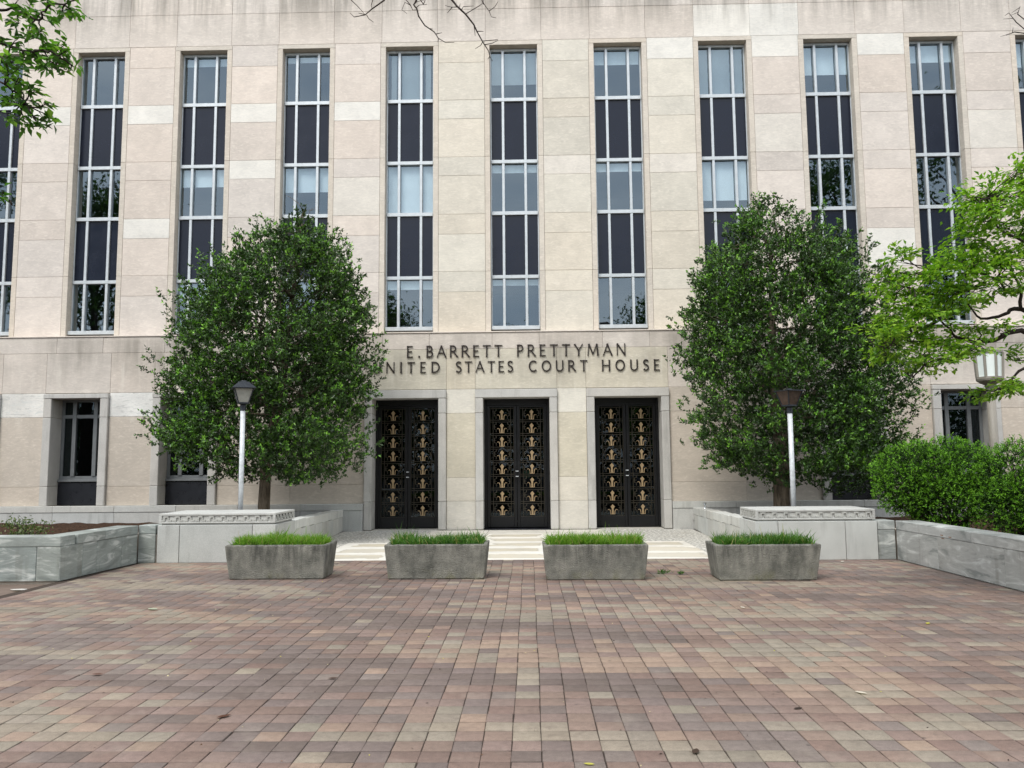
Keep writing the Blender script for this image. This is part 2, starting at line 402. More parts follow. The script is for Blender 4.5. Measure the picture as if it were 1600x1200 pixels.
def np_mesh(name, V, F, tone=None, smooth=False):
    """V (n,3) floats, F (m,k) ints, tone (n,3) point colours"""
    me = bpy.data.meshes.new(name); n, (m, k) = len(V), F.shape
    me.vertices.add(n); me.vertices.foreach_set('co', np.asarray(V, np.float32).ravel())
    me.loops.add(m * k); me.loops.foreach_set('vertex_index', F.astype(np.int32).ravel())
    me.polygons.add(m); me.polygons.foreach_set('loop_start', np.arange(0, m * k, k, dtype=np.int32))
    if smooth: me.polygons.foreach_set('use_smooth', np.ones(m, bool))
    me.update(calc_edges=True)
    if tone is not None:
        a = me.color_attributes.new('tone', 'FLOAT_COLOR', 'POINT')
        a.data.foreach_set('color', np.c_[tone, np.ones(n)].astype(np.float32).ravel())
    return me
def unit(a): return a / np.maximum(np.linalg.norm(a, axis=-1, keepdims=True), 1e-9)
def leaves(name, P0, D, L, Wd, tone, mat, parent=None, up=None, fold=.25, droop=.15):
    """one folded four-point leaf per row"""
    n = len(P0); D = unit(D)
    ref = NR.normal(size=(n, 3)) if up is None else up + NR.normal(size=(n, 3)) * .35
    Sd = unit(np.cross(D, ref)); N = unit(np.cross(Sd, D))
    L = np.broadcast_to(L, (n,))[:, None]; Wd = np.broadcast_to(Wd, (n,))[:, None]
    mid = P0 + D * L * .48
    V = np.stack([P0, mid + Sd * Wd * .5 + N * Wd * fold, P0 + D * L - N * L * droop, mid - Sd * Wd * .5 + N * Wd * fold], 1).reshape(-1, 3)
    i = np.arange(n)[:, None] * 4
    F = np.concatenate([i + np.array([[0, 1, 2]]), i + np.array([[0, 2, 3]])])
    o = bpy.data.objects.new(name, np_mesh(name, V, F, np.repeat(tone, 4, 0)))
    return link(o, parent, mat)
def wobble(p, f=1.0, seed=0.0):      # cheap smooth 3-D noise in about -1..1
    x, y, z = p[:, 0] * f, p[:, 1] * f, p[:, 2] * f
    return (np.sin(1.7 * x + 2.3 * y + seed) + np.sin(2.9 * y - 1.3 * z + 1.7 * seed) + np.sin(2.1 * z + 1.9 * x + 2.9 * seed) + np.sin(3.7 * x - 2.2 * z + 3.1 * y + seed * .7)) / 4

# ================================================================== ground, plaza, entrance floor
def sheet(name, x0, x1, y0, y1, z, mat):
    return tag(MB().add([(x0, y0, z), (x1, y0, z), (x1, y1, z), (x0, y1, z)], [(0, 1, 2, 3)]).obj(name, mat), kind='structure')
sheet('ground', -300, 300, -300, 300, -.16, 'asphalt')
plaza = tag(MB().box(-7.27, 7.12, -6, 15.66, -.15, -.0085).obj('plaza', 'sand'), kind='structure')
tag(MB().cbox(-13, -7.33, -6, 13.2, -.15, -.05, .004).obj('side_path', 'pathc'), kind='structure')

PITCH = .1916
PAL = [srgb(*c) for c in ((136, 106, 95), (150, 121, 106), (153, 144, 125), (120, 105, 103), (170, 139, 115), (108, 94, 91), (143, 116, 108), (161, 148, 126), (128, 116, 112))]
cols = np.arange(-37, 37); rows = np.arange(-28, 82)
pavs = []
for j in rows:
    yc = (j + .5) * PITCH - .06
    if yc - PITCH / 2 < -5.6 or yc + PITCH / 2 > 15.66: continue
    for i in cols:
        xc = (i + .5) * PITCH + .03
        if xc - PITCH / 2 < -7.27 or xc + PITCH / 2 > 7.12: continue
        pavs.append((xc + RNG.gauss(0, .0016) + .004 * math.sin(j * .37 + i * .05), yc + RNG.gauss(0, .0012) + .004 * math.sin(i * .31)))
PV = np.array(pavs)
p3 = np.c_[PV[:, 0] * .50, PV[:, 1] * 1.25, np.zeros(len(PV))]
blotch = wobble(p3, .8, 2.0) + .75 * wobble(p3, 2.1, 5.0) + NR.normal(size=len(PV)) * .19
warm = wobble(p3, .45, 9.0) + NR.normal(size=len(PV)) * .35
bands = np.digitize(blotch, [-.62, -.32, -.1, .12, .34, .62])
order = [5, 3, 0, 6, 1, 2, 7]
idx = np.array(order)[bands]
idx = np.where((warm > .55) & (bands >= 3), 4, idx); idx = np.where((warm < -.5) & (bands >= 2) & (bands <= 4), 8, idx)
flip = NR.random(len(PV)) < .06; idx = np.where(flip, NR.integers(0, len(PAL), len(PV)), idx)
PT = np.array(PAL)[idx] * (1 + NR.normal(size=(len(PV), 1)) * .055) * (1 + NR.normal(size=(len(PV), 3)) * .012)
avg = PT.mean(0); lum = PT.mean(1, keepdims=True); PT = avg + (PT - avg) * .74 + (lum - PT) * .26; PT *= np.array([.845, .832, .798])
# nearest three hundred in the picture are single objects, the rest one field
d = np.c_[PV[:, 0] - .3494, PV[:, 1], np.full(len(PV), -1.8)]
zz = d @ np.array(FW); uu = (d @ np.array(RT)) / zz; vv = (d @ np.array(UP)) / zz
seen = (zz > 1) & (abs(uu) < .645) & (vv > -.492)
rank = np.where(seen, zz, 1e9); near = set(np.argsort(rank)[:300].tolist())
HW = PITCH / 2 - .0024
def paver_shape(hw, ch=.0038, z1=0.0, z0=-.045):
    a = hw; b = hw - ch
    return (np.array([(-a, -a, z0), (a, -a, z0), (a, a, z0), (-a, a, z0), (-a, -a, z1 - ch * .7), (a, -a, z1 - ch * .7), (a, a, z1 - ch * .7), (-a, a, z1 - ch * .7), (-b, -b, z1), (b, -b, z1), (b, b, z1), (-b, b, z1)]),
            np.array([(8, 9, 10, 11), (4, 5, 9, 8), (5, 6, 10, 9), (6, 7, 11, 10), (7, 4, 8, 11), (0, 1, 5, 4), (1, 2, 6, 5), (2, 3, 7, 6), (3, 0, 4, 7)]))
pvs, pfs = paver_shape(HW)
EDGE = np.array([.5] * 4 + [.66] * 4 + [1.0] * 4)[:, None]      # dirt lodged in the arrises
pav_me = np_mesh('paver', pvs, pfs, np.repeat(EDGE, 3, 1)); pav_me.materials.append(MAT['pav'])
fv, ff, ft = [], [], []; n0 = 0
for k, (x, y) in enumerate(pavs):
    dz = RNG.gauss(0, .0011) - (.0022 if RNG.random() < .03 else 0); tx, ty = RNG.gauss(0, .006), RNG.gauss(0, .006); rz = RNG.gauss(0, .008)
    if k in near:
        o = bpy.data.objects.new('paver', pav_me); o.location = (x, y, dz); o.rotation_euler = (tx, ty, rz); o.color = tuple(PT[k]) + (1,)
        link(o, plaza)
    else:
        v = pvs.copy(); v[:, 2] += dz + v[:, 0] * -ty + v[:, 1] * tx
        c, s_ = math.cos(rz), math.sin(rz); v[:, :2] = np.c_[v[:, 0] * c - v[:, 1] * s_ + x, v[:, 0] * s_ + v[:, 1] * c + y]
        fv.append(v); ff.append(pfs + n0); ft.append(PT[k][None] * EDGE); n0 += 12
o = bpy.data.objects.new('paver_field', np_mesh('paver_field', np.concatenate(fv), np.concatenate(ff), np.concatenate(ft)))
tag(link(o, plaza, 'pavf'), kind='stuff')

# entrance floor: rows of pale slabs to each door, aggregate corners
floor = tag(MB().box(-4.86, 4.86, 15.67, 22.9, -.15, -.012).obj('entrance_floor', 'sand'), kind='structure')
ROWY = [15.68, 16.86, 18.02, 19.18, 20.34, 21.5, 22.72]
XC = [-4.5, -3.94, -2.36, -.787, .787, 2.36, 3.94, 4.5]
for r in range(6):
    for c in range(7):
        x0, x1, y0, y1 = XC[c] + .004, XC[c + 1] - .004, ROWY[r] + .004, ROWY[r + 1] - .004
        corner = (c == 0 or c == 6 or (c in (1, 5) and r >= 3))
        if corner: piece('aggregate_slab', 'agg', x0, x1, y0, y1, -.06, 0, floor, (.6, .6, .6), .003)
        else:
            col = vary(srgb(222, 218, 208), .05)
            piece('paving_slab', 'slab' if r < 5 else 'granite', x0, x1, y0, y1, -.06, RNG.uniform(-.001, .001), floor, col if r < 5 else srgb(206, 201, 190), .003)
for s in (-1, 1):
    piece('edge_slab', 'agg', min(s * 4.504, s * 4.82), max(s * 4.504, s * 4.82), 17.1, 22.6, -.06, -.002, floor, (.6, .6, .6), .003)

# planting beds
def soil_bed(name, x0, x1, y0, y1, z, seed):
    nx, ny = max(8, int((x1 - x0) / .16)), max(8, int((y1 - y0) / .16))
    xs, ys = np.meshgrid(np.linspace(x0, x1, nx), np.linspace(y0, y1, ny)); p = np.c_[xs.ravel(), ys.ravel(), np.zeros(nx * ny)]
    p[:, 2] = z + .05 * wobble(p, 1.6, seed) + .02 * wobble(p, 6, seed) + NR.normal(size=nx * ny) * .008
    q = np.arange(nx * ny).reshape(ny, nx); F = np.stack([q[:-1, :-1], q[:-1, 1:], q[1:, 1:], q[1:, :-1]], -1).reshape(-1, 4)
    o = bpy.data.objects.new(name, np_mesh(name, p, F, smooth=True)); return tag(link(o, None, 'soil'), kind='structure')
soil_bed('soil_bed', -21, -7.56, 13.46, 22.66, .27, 1.0)
soil_bed('soil_bed', -7.55, -4.86, 15.9, 22.66, .27, 2.0)
soil_bed('soil_bed', 4.86, 7.56, 15.9, 22.66, .27, 3.0)
soil_bed('soil_bed', 7.57, 21, 2.6, 22.66, .30, 4.0)

# ================================================================== courthouse
court = empty('courthouse', (0, YL, 0), 'pale stone court house with tall window strips and three bronze doors behind the plaza', 'building')
BEIGE = srgb(214, 203, 192); BEIGE2 = srgb(210, 200, 189); CREAM = srgb(212, 204, 189); WHITE = srgb(226, 222, 213); TANJ = srgb(207, 197, 183)
KS = range(-6, 7)
OW = .723                                     # half width of an upper opening
ZR = [5.60, 6.872, 7.485, 8.613, 9.22, 10.40, 10.977, 12.16, 12.75, 13.93, 14.60]
core = MB()
for k in range(-7, 7):
    core.box(k * P + OW + .03, (k + 1) * P - OW - .03, YU + .046, YU + .62, 5.0, 14.62)
core.box(-24, 24, YU + .046, YU + .62, 14.62, 19.0)
core.box(-24, 24, YU + .046, YU + .62, 4.4, 5.68)
core.obj('wall_core', 'mortar', court)
G = .0026
whites = {(-5, 8): 0, (-5, 7): 1, (-4, 7): 1, (-4, 3): 1, (-3, 7): 1, (-3, 5): 1, (-2, 7): 1, (-2, 4): 2, (1, 9): 1, (2, 9): 1, (2, 6): 2, (3, 9): 1, (3, 2): 1, (4, 6): 2, (-3, 1): 2, (-1, 5): 0, (0, 5): 2, (1, 5): 2, (5, 4): 2}
whites = {k: v for k, v in whites.items() if v}
for k in range(-7, 7):
    xa, xb = k * P + OW + .155, (k + 1) * P - OW - .155
    for r in range(10):
        base = BEIGE if k < -1 or k > 1 else CREAM
        w = whites.get((k, r), 0)
        col = vary(WHITE, .02, .005) if w == 1 else vary(srgb(219, 212, 201), .02, .006) if w == 2 else vary(base, .07, .022)
        piece('stone_panel', 'lime', xa + G, xb - G, YU + RNG.uniform(-.0015, .0015), YU + .05, ZR[r] + G, ZR[r + 1] - G, court, col)
for k in KS:
    for s in (-1, 1):
        xa, xb = sorted((k * P + s * OW, k * P + s * (OW + .15)))
        for z0, z1 in ((5.60, 7.485), (7.485, 10.977), (10.977, 14.467)):
            piece('jamb_stone', 'lime', xa, xb, YU - .002, YU + .34, z0 + G, z1 - G, court, vary(TANJ, .035))
    piece('lintel_stone', 'lime', k * P - OW - .15, k * P + OW + .15, YU - .001, YU + .34, 14.467 + G, 14.60 - G, court, vary(TANJ, .03))
for r, (z0, z1) in enumerate(((14.60, 15.62), (15.62, 16.75), (16.75, 17.9))):
    for k in KS:
        for xa, xb in ((k * P - OW - .12, k * P + OW + .12), (k * P + OW + .12, (k + 1) * P - OW - .12)):
            piece('stone_panel', 'lime', xa + G, xb - G, YU + RNG.uniform(-.0015, .0015), YU + .05, z0 + G, z1 - G, court, vary(WHITE if (k, r) in ((2, 0),) else BEIGE2, .035, .012))

# ---- upper window strips
HZ = [14.44, 12.88, 12.775, 10.937, 10.835, 9.345, 9.238, 7.404, 7.305, 5.842]      # glass / transom / spandrel levels
YF = YU + .235
XS = [-.683, -.371, -.295, .295, .371, .683]
def flat(name, mat, x0, x1, y0, y1, z0, z1, parent, c=.004):
    return piece(name, mat, x0, x1, y0, y1, z0, z1, parent, (.8, .8, .8), c)
BL = {  # (bay, glass row from the top): (share of the pane covered, slatted)
    (0, 0): (.66, 1), (2, 0): (.97, 1), (-1, 0): (.97, 2), (1, 0): (.28, 0), (-3, 0): (.16, 0), (4, 0): (.36, 0), (3, 0): (.58, 0),
    (-3, 1): (.36, 0), (-1, 1): (.98, 0), (2, 1): (.80, 0), (0, 1): (.16, 0), (1, 1): (.17, 0), (-2, 1): (.5, 0), (-3, 2): (.34, 0), (-2, 2): (.2, 0), (-2, 0): (.12, 0), (5, 0): (.5, 0), (-1, 2): (.18, 0), (0, 2): (.12, 0)}
def slats(w, h, slat):
    m = MB(); n = max(1, int(h / .05)) if slat else 1
    if not slat: return m.box(-w / 2, w / 2, 0, .006, -h, 0)
    for i in range(n):
        z = -i * h / n; dy = .012 * math.sin(i * 1.1)
        m.add([(-w / 2, dy, z), (w / 2, dy, z), (w / 2, .028 + dy, z - h / n * .93), (-w / 2, .028 + dy, z - h / n * .93)], [(0, 1, 2, 3)])
    return m
for k in KS:
    X = k * P
    fr = MB()
    for s in (-1, 1): fr.cbox(X + min(s * .683, s * .719), X + max(s * .683, s * .719), YF, YF + .10, 5.87, 14.455, .004)
    fr.cbox(X - .683, X + .683, YF, YF + .10, 14.38, 14.455, .004)
    win = fr.obj('window', 'alu', court)
    for a, b in ((-.371, -.295), (.295, .371)):
        flat('mullion', 'alu', X + a, X + b, YF - .035, YF + .08, 5.87, 14.38, win)
    for a, b in ((2, 1), (4, 3), (6, 5), (8, 7)):
        flat('transom', 'alu', X - .690, X + .690, YF - .045, YF + .05, HZ[a], HZ[b], win)
    flat('window_sill', 'alu', X - .71, X + .71, YF - .16, YF + .1, 5.75, 5.862, win, .008)
    for r, (zt, zb) in enumerate(((14.38, 12.88), (10.835, 9.345), (7.305, 5.862))):
        for c in (0, 2, 4):
            flat('pane', 'glass', X + XS[c], X + XS[c + 1], YF + .045, YF + .051, zb, zt, win, .0008)
        if (k, r) in BL:
            sh, sl = BL[(k, r)]; h = (zt - zb) * sh
            for c in (0, 2, 4):
                w = XS[c + 1] - XS[c] - .02
                if sl == 2 and c != 2: w *= .55
                o = bpy.data.objects.new('blind', cached(('blind', round(w, 3), round(h, 3), bool(sl)), lambda: slats(w, h, sl), 'blind'))
                o.location = (X + (XS[c] + XS[c + 1]) / 2, YF + .12 + RNG.uniform(0, .03), zt - .01); link(o, win)
    for zt, zb in ((12.775, 10.937), (9.238, 7.404)):
        for c in (0, 2, 4):
            flat('spandrel', 'spand', X + XS[c], X + XS[c + 1], YF + .02, YF + .06, zb, zt, win, .002)

# ---- rooms behind the glass
rooms = MB()
for z in (5.35, 8.3, 12.0, 15.2): rooms.box(-23, 23, YU + .64, YU + 6.0, z - .12, z)
rooms.box(-23, 23, YU + 6.0, YU + 6.2, 0, 15.2)
rooms.obj('interior_wall', 'inner', court)
ceil = MB()
for z in (8.1, 11.7, 14.95): ceil.box(-23, 23, YU + .65, YU + 5.99, z - .05, z)
ceil.obj('interior_ceiling', 'inner', court)
part = MB()
for k in range(-7, 7):
    if k % 2: part.box((k + .5) * P - .06, (k + .5) * P + .06, YU + .65, YU + 5.98, 5.36, 14.88)
part.obj('interior_partition', 'innerd', court)

# ---- lower storey
LWIN = (-6, -5, -4, -3, 3, 4, 5, 6); DOORS = (-1, 0, 1)
lc = MB(); xs = [-24.0]
ops = sorted([(k * P - .72, k * P + .72, .70, 3.83) for k in LWIN] + [(k * P - .96, k * P + .96, -.1, 3.72) for k in DOORS])
x = -24.0
for a, b, z0, z1 in ops:
    lc.box(x, a, YL + .046, YL + 1.1, -.15, 5.585); lc.box(a, b, YL + .046, YL + 1.1, z1, 5.585)
    if z0 > 0: lc.box(a, b, YL + .046, YL + 1.1, -.15, z0)
    x = b
lc.box(x, 24, YL + .046, YL + 1.1, -.15, 5.585)
lc.obj('wall_core', 'mortar', court)
xj = [-23.6]
edges = sorted([k * P - .937 for k in LWIN] + [k * P + .937 for k in LWIN] + [k * P - 1.162 for k in DOORS] + [k * P + 1.162 for k in DOORS])
def lower(x0, x1, z0, z1, col=None):
    if x1 - x0 < .05: return
    piece('stone_panel', 'lime', x0 + G, x1 - G, YL + RNG.uniform(-.0015, .0015), YL + .05, z0 + G, z1 - G, court, col or vary(BEIGE2, .04, .012))
# string course block row and the tall row with the inscription
xr = [-23.6] + [k * P + .5 * P + o_ for k in range(-7, 7) for o_ in (-.9, .9)] + [23.6]
xr = sorted(xr)
for a, b in zip(xr[:-1], xr[1:]): lower(a, b, 5.11, 5.572)
tall = [-23.6] + edges + [23.6]
for a, b in zip(tall[:-1], tall[1:]):
    n = max(1, round((b - a) / 2.6))
    for i in range(n):
        xx0, xx1 = a + (b - a) * i / n, a + (b - a) * (i + 1) / n
        mid = (xx0 + xx1) / 2
        lower(xx0, xx1, 3.955, 5.11, vary(srgb(206, 198, 180), .03) if abs(mid) < 4.4 else None)
# string course ledge
for i in range(-8, 8): piece('ledge_stone', 'lime', i * 3 + G, (i + 1) * 3 - G, YL - .028, YU + .03, 5.578, 5.612, court, vary(BEIGE, .03), .005)
# piers between openings
spans = list(zip([-23.6] + edges[1::2], edges[0::2] + [23.6]))
VEIN = srgb(226, 224, 218)
for a, b in spans:
    mid = (a + b) / 2; cen = abs(mid) < 2.0
    if cen: rws = ((0, .80), (.80, 1.46), (1.46, 3.27), (3.27, 3.955))
    else: rws = ((.75, 1.287), (1.287, 3.267), (3.267, 3.955))
    n = max(1, round((b - a) / 2.4))
    for q, (z0, z1) in enumerate(rws):
        for i in range(n):
            xx0, xx1 = a + (b - a) * i / n, a + (b - a) * (i + 1) / n
            if cen: col = [srgb(216, 211, 200), srgb(219, 212, 198), srgb(207, 199, 180), srgb(221, 216, 204)][q]
            elif q == 2 and mid < -10.5: col = None
            else: col = vary(srgb(200, 189, 175), .03)
            if col is None: piece('stone_panel', 'marblew', xx0 + G, xx1 - G, YL, YL + .05, z0 + G, z1 - G, court, vary(VEIN, .03))
            else: lower(xx0, xx1, z0, z1, col)
# plinth of grey stone
for x0, x1 in ((-23.6, -1 * P - 1.17), (P + 1.17, 23.6)):
    n = round((x1 - x0) / 1.75)
    for i in range(n):
        a, b = x0 + (x1 - x0) * i / n, x0 + (x1 - x0) * (i + 1) / n
        piece('plinth_stone', 'granite', a + G, b - G, YL - .15, YL + .04, .57, .75, court, vary(srgb(188, 187, 181), .04), .008)
        piece('plinth_stone', 'granite', a + G, b - G, YL - .135, YL + .04, -.1, .562, court, vary(srgb(186, 186, 182), .05), .006)

# ---- lower windows
def surround(k, hw, ow, zh, zo, z0, cuts, name):
    X = k * P
    head = MB().cbox(X - hw, X + hw, YL - .10, YL + .52, zo, zh, .012).obj(name, 'granite', court)
    head.color = vary(srgb(193, 190, 184), .03) + (1,)
    for s in (-1, 1):
        xa, xb = sorted((X + s * ow, X + s * hw)); zc = [z0] + cuts + [zo]
        for a, b in zip(zc[:-1], zc[1:]):
            j = piece('jamb_stone', 'granite', xa + .004, xb - .004, YL - .09, YL + .52, a + .003, b - .003, head, vary(srgb(190, 187, 181), .04), .012)
    return head
for k in LWIN:
    X = k * P
    surround(k, .937, .70, 3.93, 3.80, .752, [1.30, 3.25], 'window_surround')
    y = YL + .46
    fr = MB()
    for s in (-1, 1): fr.cbox(X + min(s * .61, s * .70), X + max(s * .61, s * .70), y, y + .1, 1.49, 3.80, .005)
    fr.cbox(X - .61, X + .61, y, y + .1, 3.73, 3.80, .005); fr.cbox(X - .61, X + .61, y, y + .1, 1.49, 1.58, .005)
    win = fr.obj('window', 'alud', court)
    for a in (-.31, .31): flat('mullion', 'alud', X + a - .055, X + a + .055, y - .03, y + .08, 1.58, 3.73, win)
    flat('transom', 'alud', X - .62, X + .62, y - .02, y + .07, 3.26, 3.36, win)
    flat('window_sill', 'alud', X - .70, X + .70, y - .10, y + .1, 1.42, 1.488, win, .008)
    for z0, z1 in ((1.58, 3.26), (3.36, 3.73)):
        for a, b in ((-.61, -.365), (-.255, .255), (.365, .61)):
            flat('pane', 'glasl', X + a, X + b, y + .04, y + .046, z0, z1, win, .0008)
    flat('apron_panel', 'navy', X - .695, X + .695, y - .06, y + .02, .756, 1.40, win, .006)
    if k >= 4:
        for a, b in ((-.61, -.365), (-.255, .255), (.365, .61)):
            w = b - a - .02; o = bpy.data.objects.new('blind', cached(('blind', round(w, 3), 1.6, True), lambda: slats(w, 1.6, 1), 'inner'))
            o.location = (X + (a + b) / 2, y + .14, 3.24); link(o, win)
low_room = MB().box(-23, 23, YL + 4.0, YL + 4.1, 0, 5.2).box(-23, 23, YL + 1.12, YL + 4.0, .3, .4).box(-23, 23, YL + 1.12, YL + 4.0, 4.2, 4.3)
low_room.obj('interior_wall', 'innerd', court)

# ---- bronze doors
def ornament():
    m = MB()
    m.prism([(-.027, 0), (.027, 0), (.027, .165), (.050, .165), (.034, .188), (.060, .188), (.044, .222), (.018, .246), (0, .272), (-.018, .246), (-.044, .222), (-.060, .188), (-.034, .188), (-.050, .165), (-.027, .165)], -.012, .008)
    for s in (-1, 1):
        pts = [(.058, 0, .010), (.061, .06, .009), (.074, .105, .0085), (.100, .125, .008), (.128, .120, .007), (.134, .104, .006)]
        L, R = [], []
        for i, (px, pz, w) in enumerate(pts):
            q0, q1 = pts[max(0, i - 1)], pts[min(len(pts) - 1, i + 1)]
            dx, dz = q1[0] - q0[0], q1[1] - q0[1]; n = math.hypot(dx, dz)
            L.append((s * (px - dz / n * w), pz + dx / n * w)); R.append((s * (px + dz / n * w), pz - dx / n * w))
        for i in range(len(pts) - 1): m.prism([L[i], L[i + 1], R[i + 1], R[i]], -.009, .007)
    m.box(-.068, .068, -.010, .006, -.012, .0)
    return m
ORN = cached(('ornament',), ornament, 'gilt')
def grille(w, h, n):
    m = MB(); t = .0075; e = w / 2
    for x in (-e, -e + .085, e - .085, e): m.box(x - t, x + t, -.004, .012, 0, h)
    p = h / n
    for i in range(n + 1):
        for dz in ((0,) if i in (0,) else (-.028, .028)): m.box(-e, e, -.006, .010, i * p + dz - t, i * p + dz + t)
    for i in range(n):
        b = i * p + .05
        for s in (-1, 1):
            for x, z0, z1 in ((.165, .02, .10), (.215, .10, .24), (.165, .24, .30)): m.box(s * x - .011, s * x + .011, -.002, .012, b + z0, b + z1)
            for x0, x1, z in ((.165, .215, .10), (.165, .215, .24), (.165, .26, .17)): m.box(min(s * x0, s * x1), max(s * x0, s * x1), -.003, .011, b + z - .006, b + z + .006)
    return m
for k in DOORS:
    X = k * P; yd = YL + .47
    surround(k, 1.162, .935, 3.935, 3.70, .012, [.80, 3.27], 'door_surround')
    fr = MB()
    for s in (-1, 1): fr.cbox(X + min(s * .86, s * .935), X + max(s * .86, s * .935), yd, yd + .14, .01, 3.70, .006)
    fr.cbox(X - .86, X + .86, yd, yd + .14, 3.52, 3.70, .006)
    door = fr.obj('door', 'black', court)
    for s in (-1, 1):
        cx = X + s * .43
        lf = MB(); y0 = yd + .02
        lf.cbox(cx - .425, cx - .345, y0, y0 + .07, .03, 3.515, .005); lf.cbox(cx + .345, cx + .425, y0, y0 + .07, .03, 3.515, .005)
        lf.cbox(cx - .344, cx + .344, y0, y0 + .07, .03, .33, .005); lf.cbox(cx - .344, cx + .344, y0, y0 + .07, 3.46, 3.515, .005)
        lf.obj('door_leaf', 'black', door)
        flat('door_glass', 'glassd', cx - .344, cx + .344, y0 + .055, y0 + .061, .33, 3.46, door, .0008)
        g = bpy.data.objects.new('grille', cached(('grille',), lambda: grille(.68, 3.12, 8), 'bronze')); g.location = (cx, y0 + .03, .335); link(g, door)
        for i in range(8):
            o = bpy.data.objects.new('ornament', ORN); o.location = (cx, y0 + .01, .335 + i * .39 + .055); link(o, door)
    if k == 0: flat('notice', 'paper', X + .20, X + .37, yd + .086, yd + .088, 1.42, 1.64, door, .0004)
    for z in (1.62, 1.47): MB().tube([(X - .04, yd - .03, z), (X + .04, yd - .03, z)], .012).tube([(X, yd - .03, z), (X, yd + .03, z)], .01).obj('handle', 'galv', door)
    MB().cbox(X - .93, X + .93, YL - .1, yd + .2, -.05, .008, .004).obj('threshold', 'navy' if k == 0 else 'granite', door).color = srgb(190, 186, 176) + (1,)
    MB().cbox(X - .62, X + .62, yd + .35, yd + .39, 1.12, 1.20, .005).cbox(X - .62, X + .62, yd + .35, yd + .39, 2.20, 2.24, .005).cbox(X - .70, X - .62, yd + .34, yd + .40, .1, 2.3, .005).cbox(X + .62, X + .70, yd + .34, yd + .40, .1, 2.3, .005).obj('inner_frame', 'bronze', door)

# ---- inscription, letter by letter
def arc(cx, cz, rx, rz, a0, a1, n=12): return [(cx + rx * math.cos(math.radians(a0 + (a1 - a0) * i / n)), cz + rz * math.sin(math.radians(a0 + (a1 - a0) * i / n))) for i in range(n + 1)]
TH, TN = .118, .066
GL = {
 'E': (.50, [([(.07, 0), (.07, 1)], TH), ([(.07, .955), (.48, .955)], TN), ([(.07, .51), (.42, .51)], TN), ([(.07, .045), (.50, .045)], TN)]),
 'B': (.56, [([(.07, 0), (.07, 1)], TH), ([(.07, .96)] + arc(.27, .745, .20, .215, 90, -90) + [(.07, .53)], .10), ([(.07, .53)] + arc(.27, .285, .25, .245, 90, -90) + [(.07, .04)], .11)]),
 'A': (.78, [([(.03, 0), (.39, 1)], TN), ([(.37, 1), (.75, 0)], TH), ([(.17, .36), (.62, .36)], TN)]),
 'R': (.66, [([(.07, 0), (.07, 1)], TH), ([(.07, .96)] + arc(.27, .73, .23, .23, 90, -90) + [(.07, .50)], .10), ([(.28, .50), (.66, 0)], TH)]),
 'T': (.66, [([(.33, 0), (.33, 1)], TH), ([(0, .955), (.66, .955)], TN)]),
 'P': (.52, [([(.07, 0), (.07, 1)], TH), ([(.07, .96)] + arc(.25, .71, .24, .25, 90, -90) + [(.07, .46)], .10)]),
 'Y': (.72, [([(.02, 1), (.36, .46)], TH), ([(.70, 1), (.36, .46)], TN), ([(.36, 0), (.36, .50)], TH)]),
 'M': (.95, [([(.05, 0), (.14, 1)], TN), ([(.14, 1), (.475, .12)], TH), ([(.81, 1), (.475, .12)], TN), ([(.90, 0), (.81, 1)], TH)]),
 'N': (.76, [([(.06, 0), (.06, 1)], TN), ([(.06, 1), (.70, .02)], TH), ([(.70, 0), (.70, 1)], TN)]),
 'U': (.70, [([(.07, 1), (.07, .32)] + arc(.35, .31, .28, .27, 180, 360) + [(.63, .32), (.63, 1)], .115)]),
 'I': (.14, [([(.07, 0), (.07, 1)], TH)]),
 'D': (.76, [([(.07, 0), (.07, 1)], TH), ([(.07, .955)] + arc(.25, .50, .45, .455, 90, -90) + [(.07, .045)], .115)]),
 'S': (.50, [([(.45, .86)] + arc(.25, .755, .19, .20, 50, 250, 9) + arc(.25, .275, .21, .235, 75, -130, 10) + [(.04, .13)], .115)]),
 'C': (.74, [(arc(.42, .5, .37, .46, 48, 312, 18), .12)]),
 'O': (.86, [(arc(.43, .5, .37, .455, 0, 360, 24), .12)]),
 'H': (.74, [([(.07, 0), (.07, 1)], TH), ([(.67, 0), (.67, 1)], TH), ([(.07, .50), (.67, .50)], TN)]),
 '.': (.15, [([(.075, 0), (.075, .14)], .14)]),
}
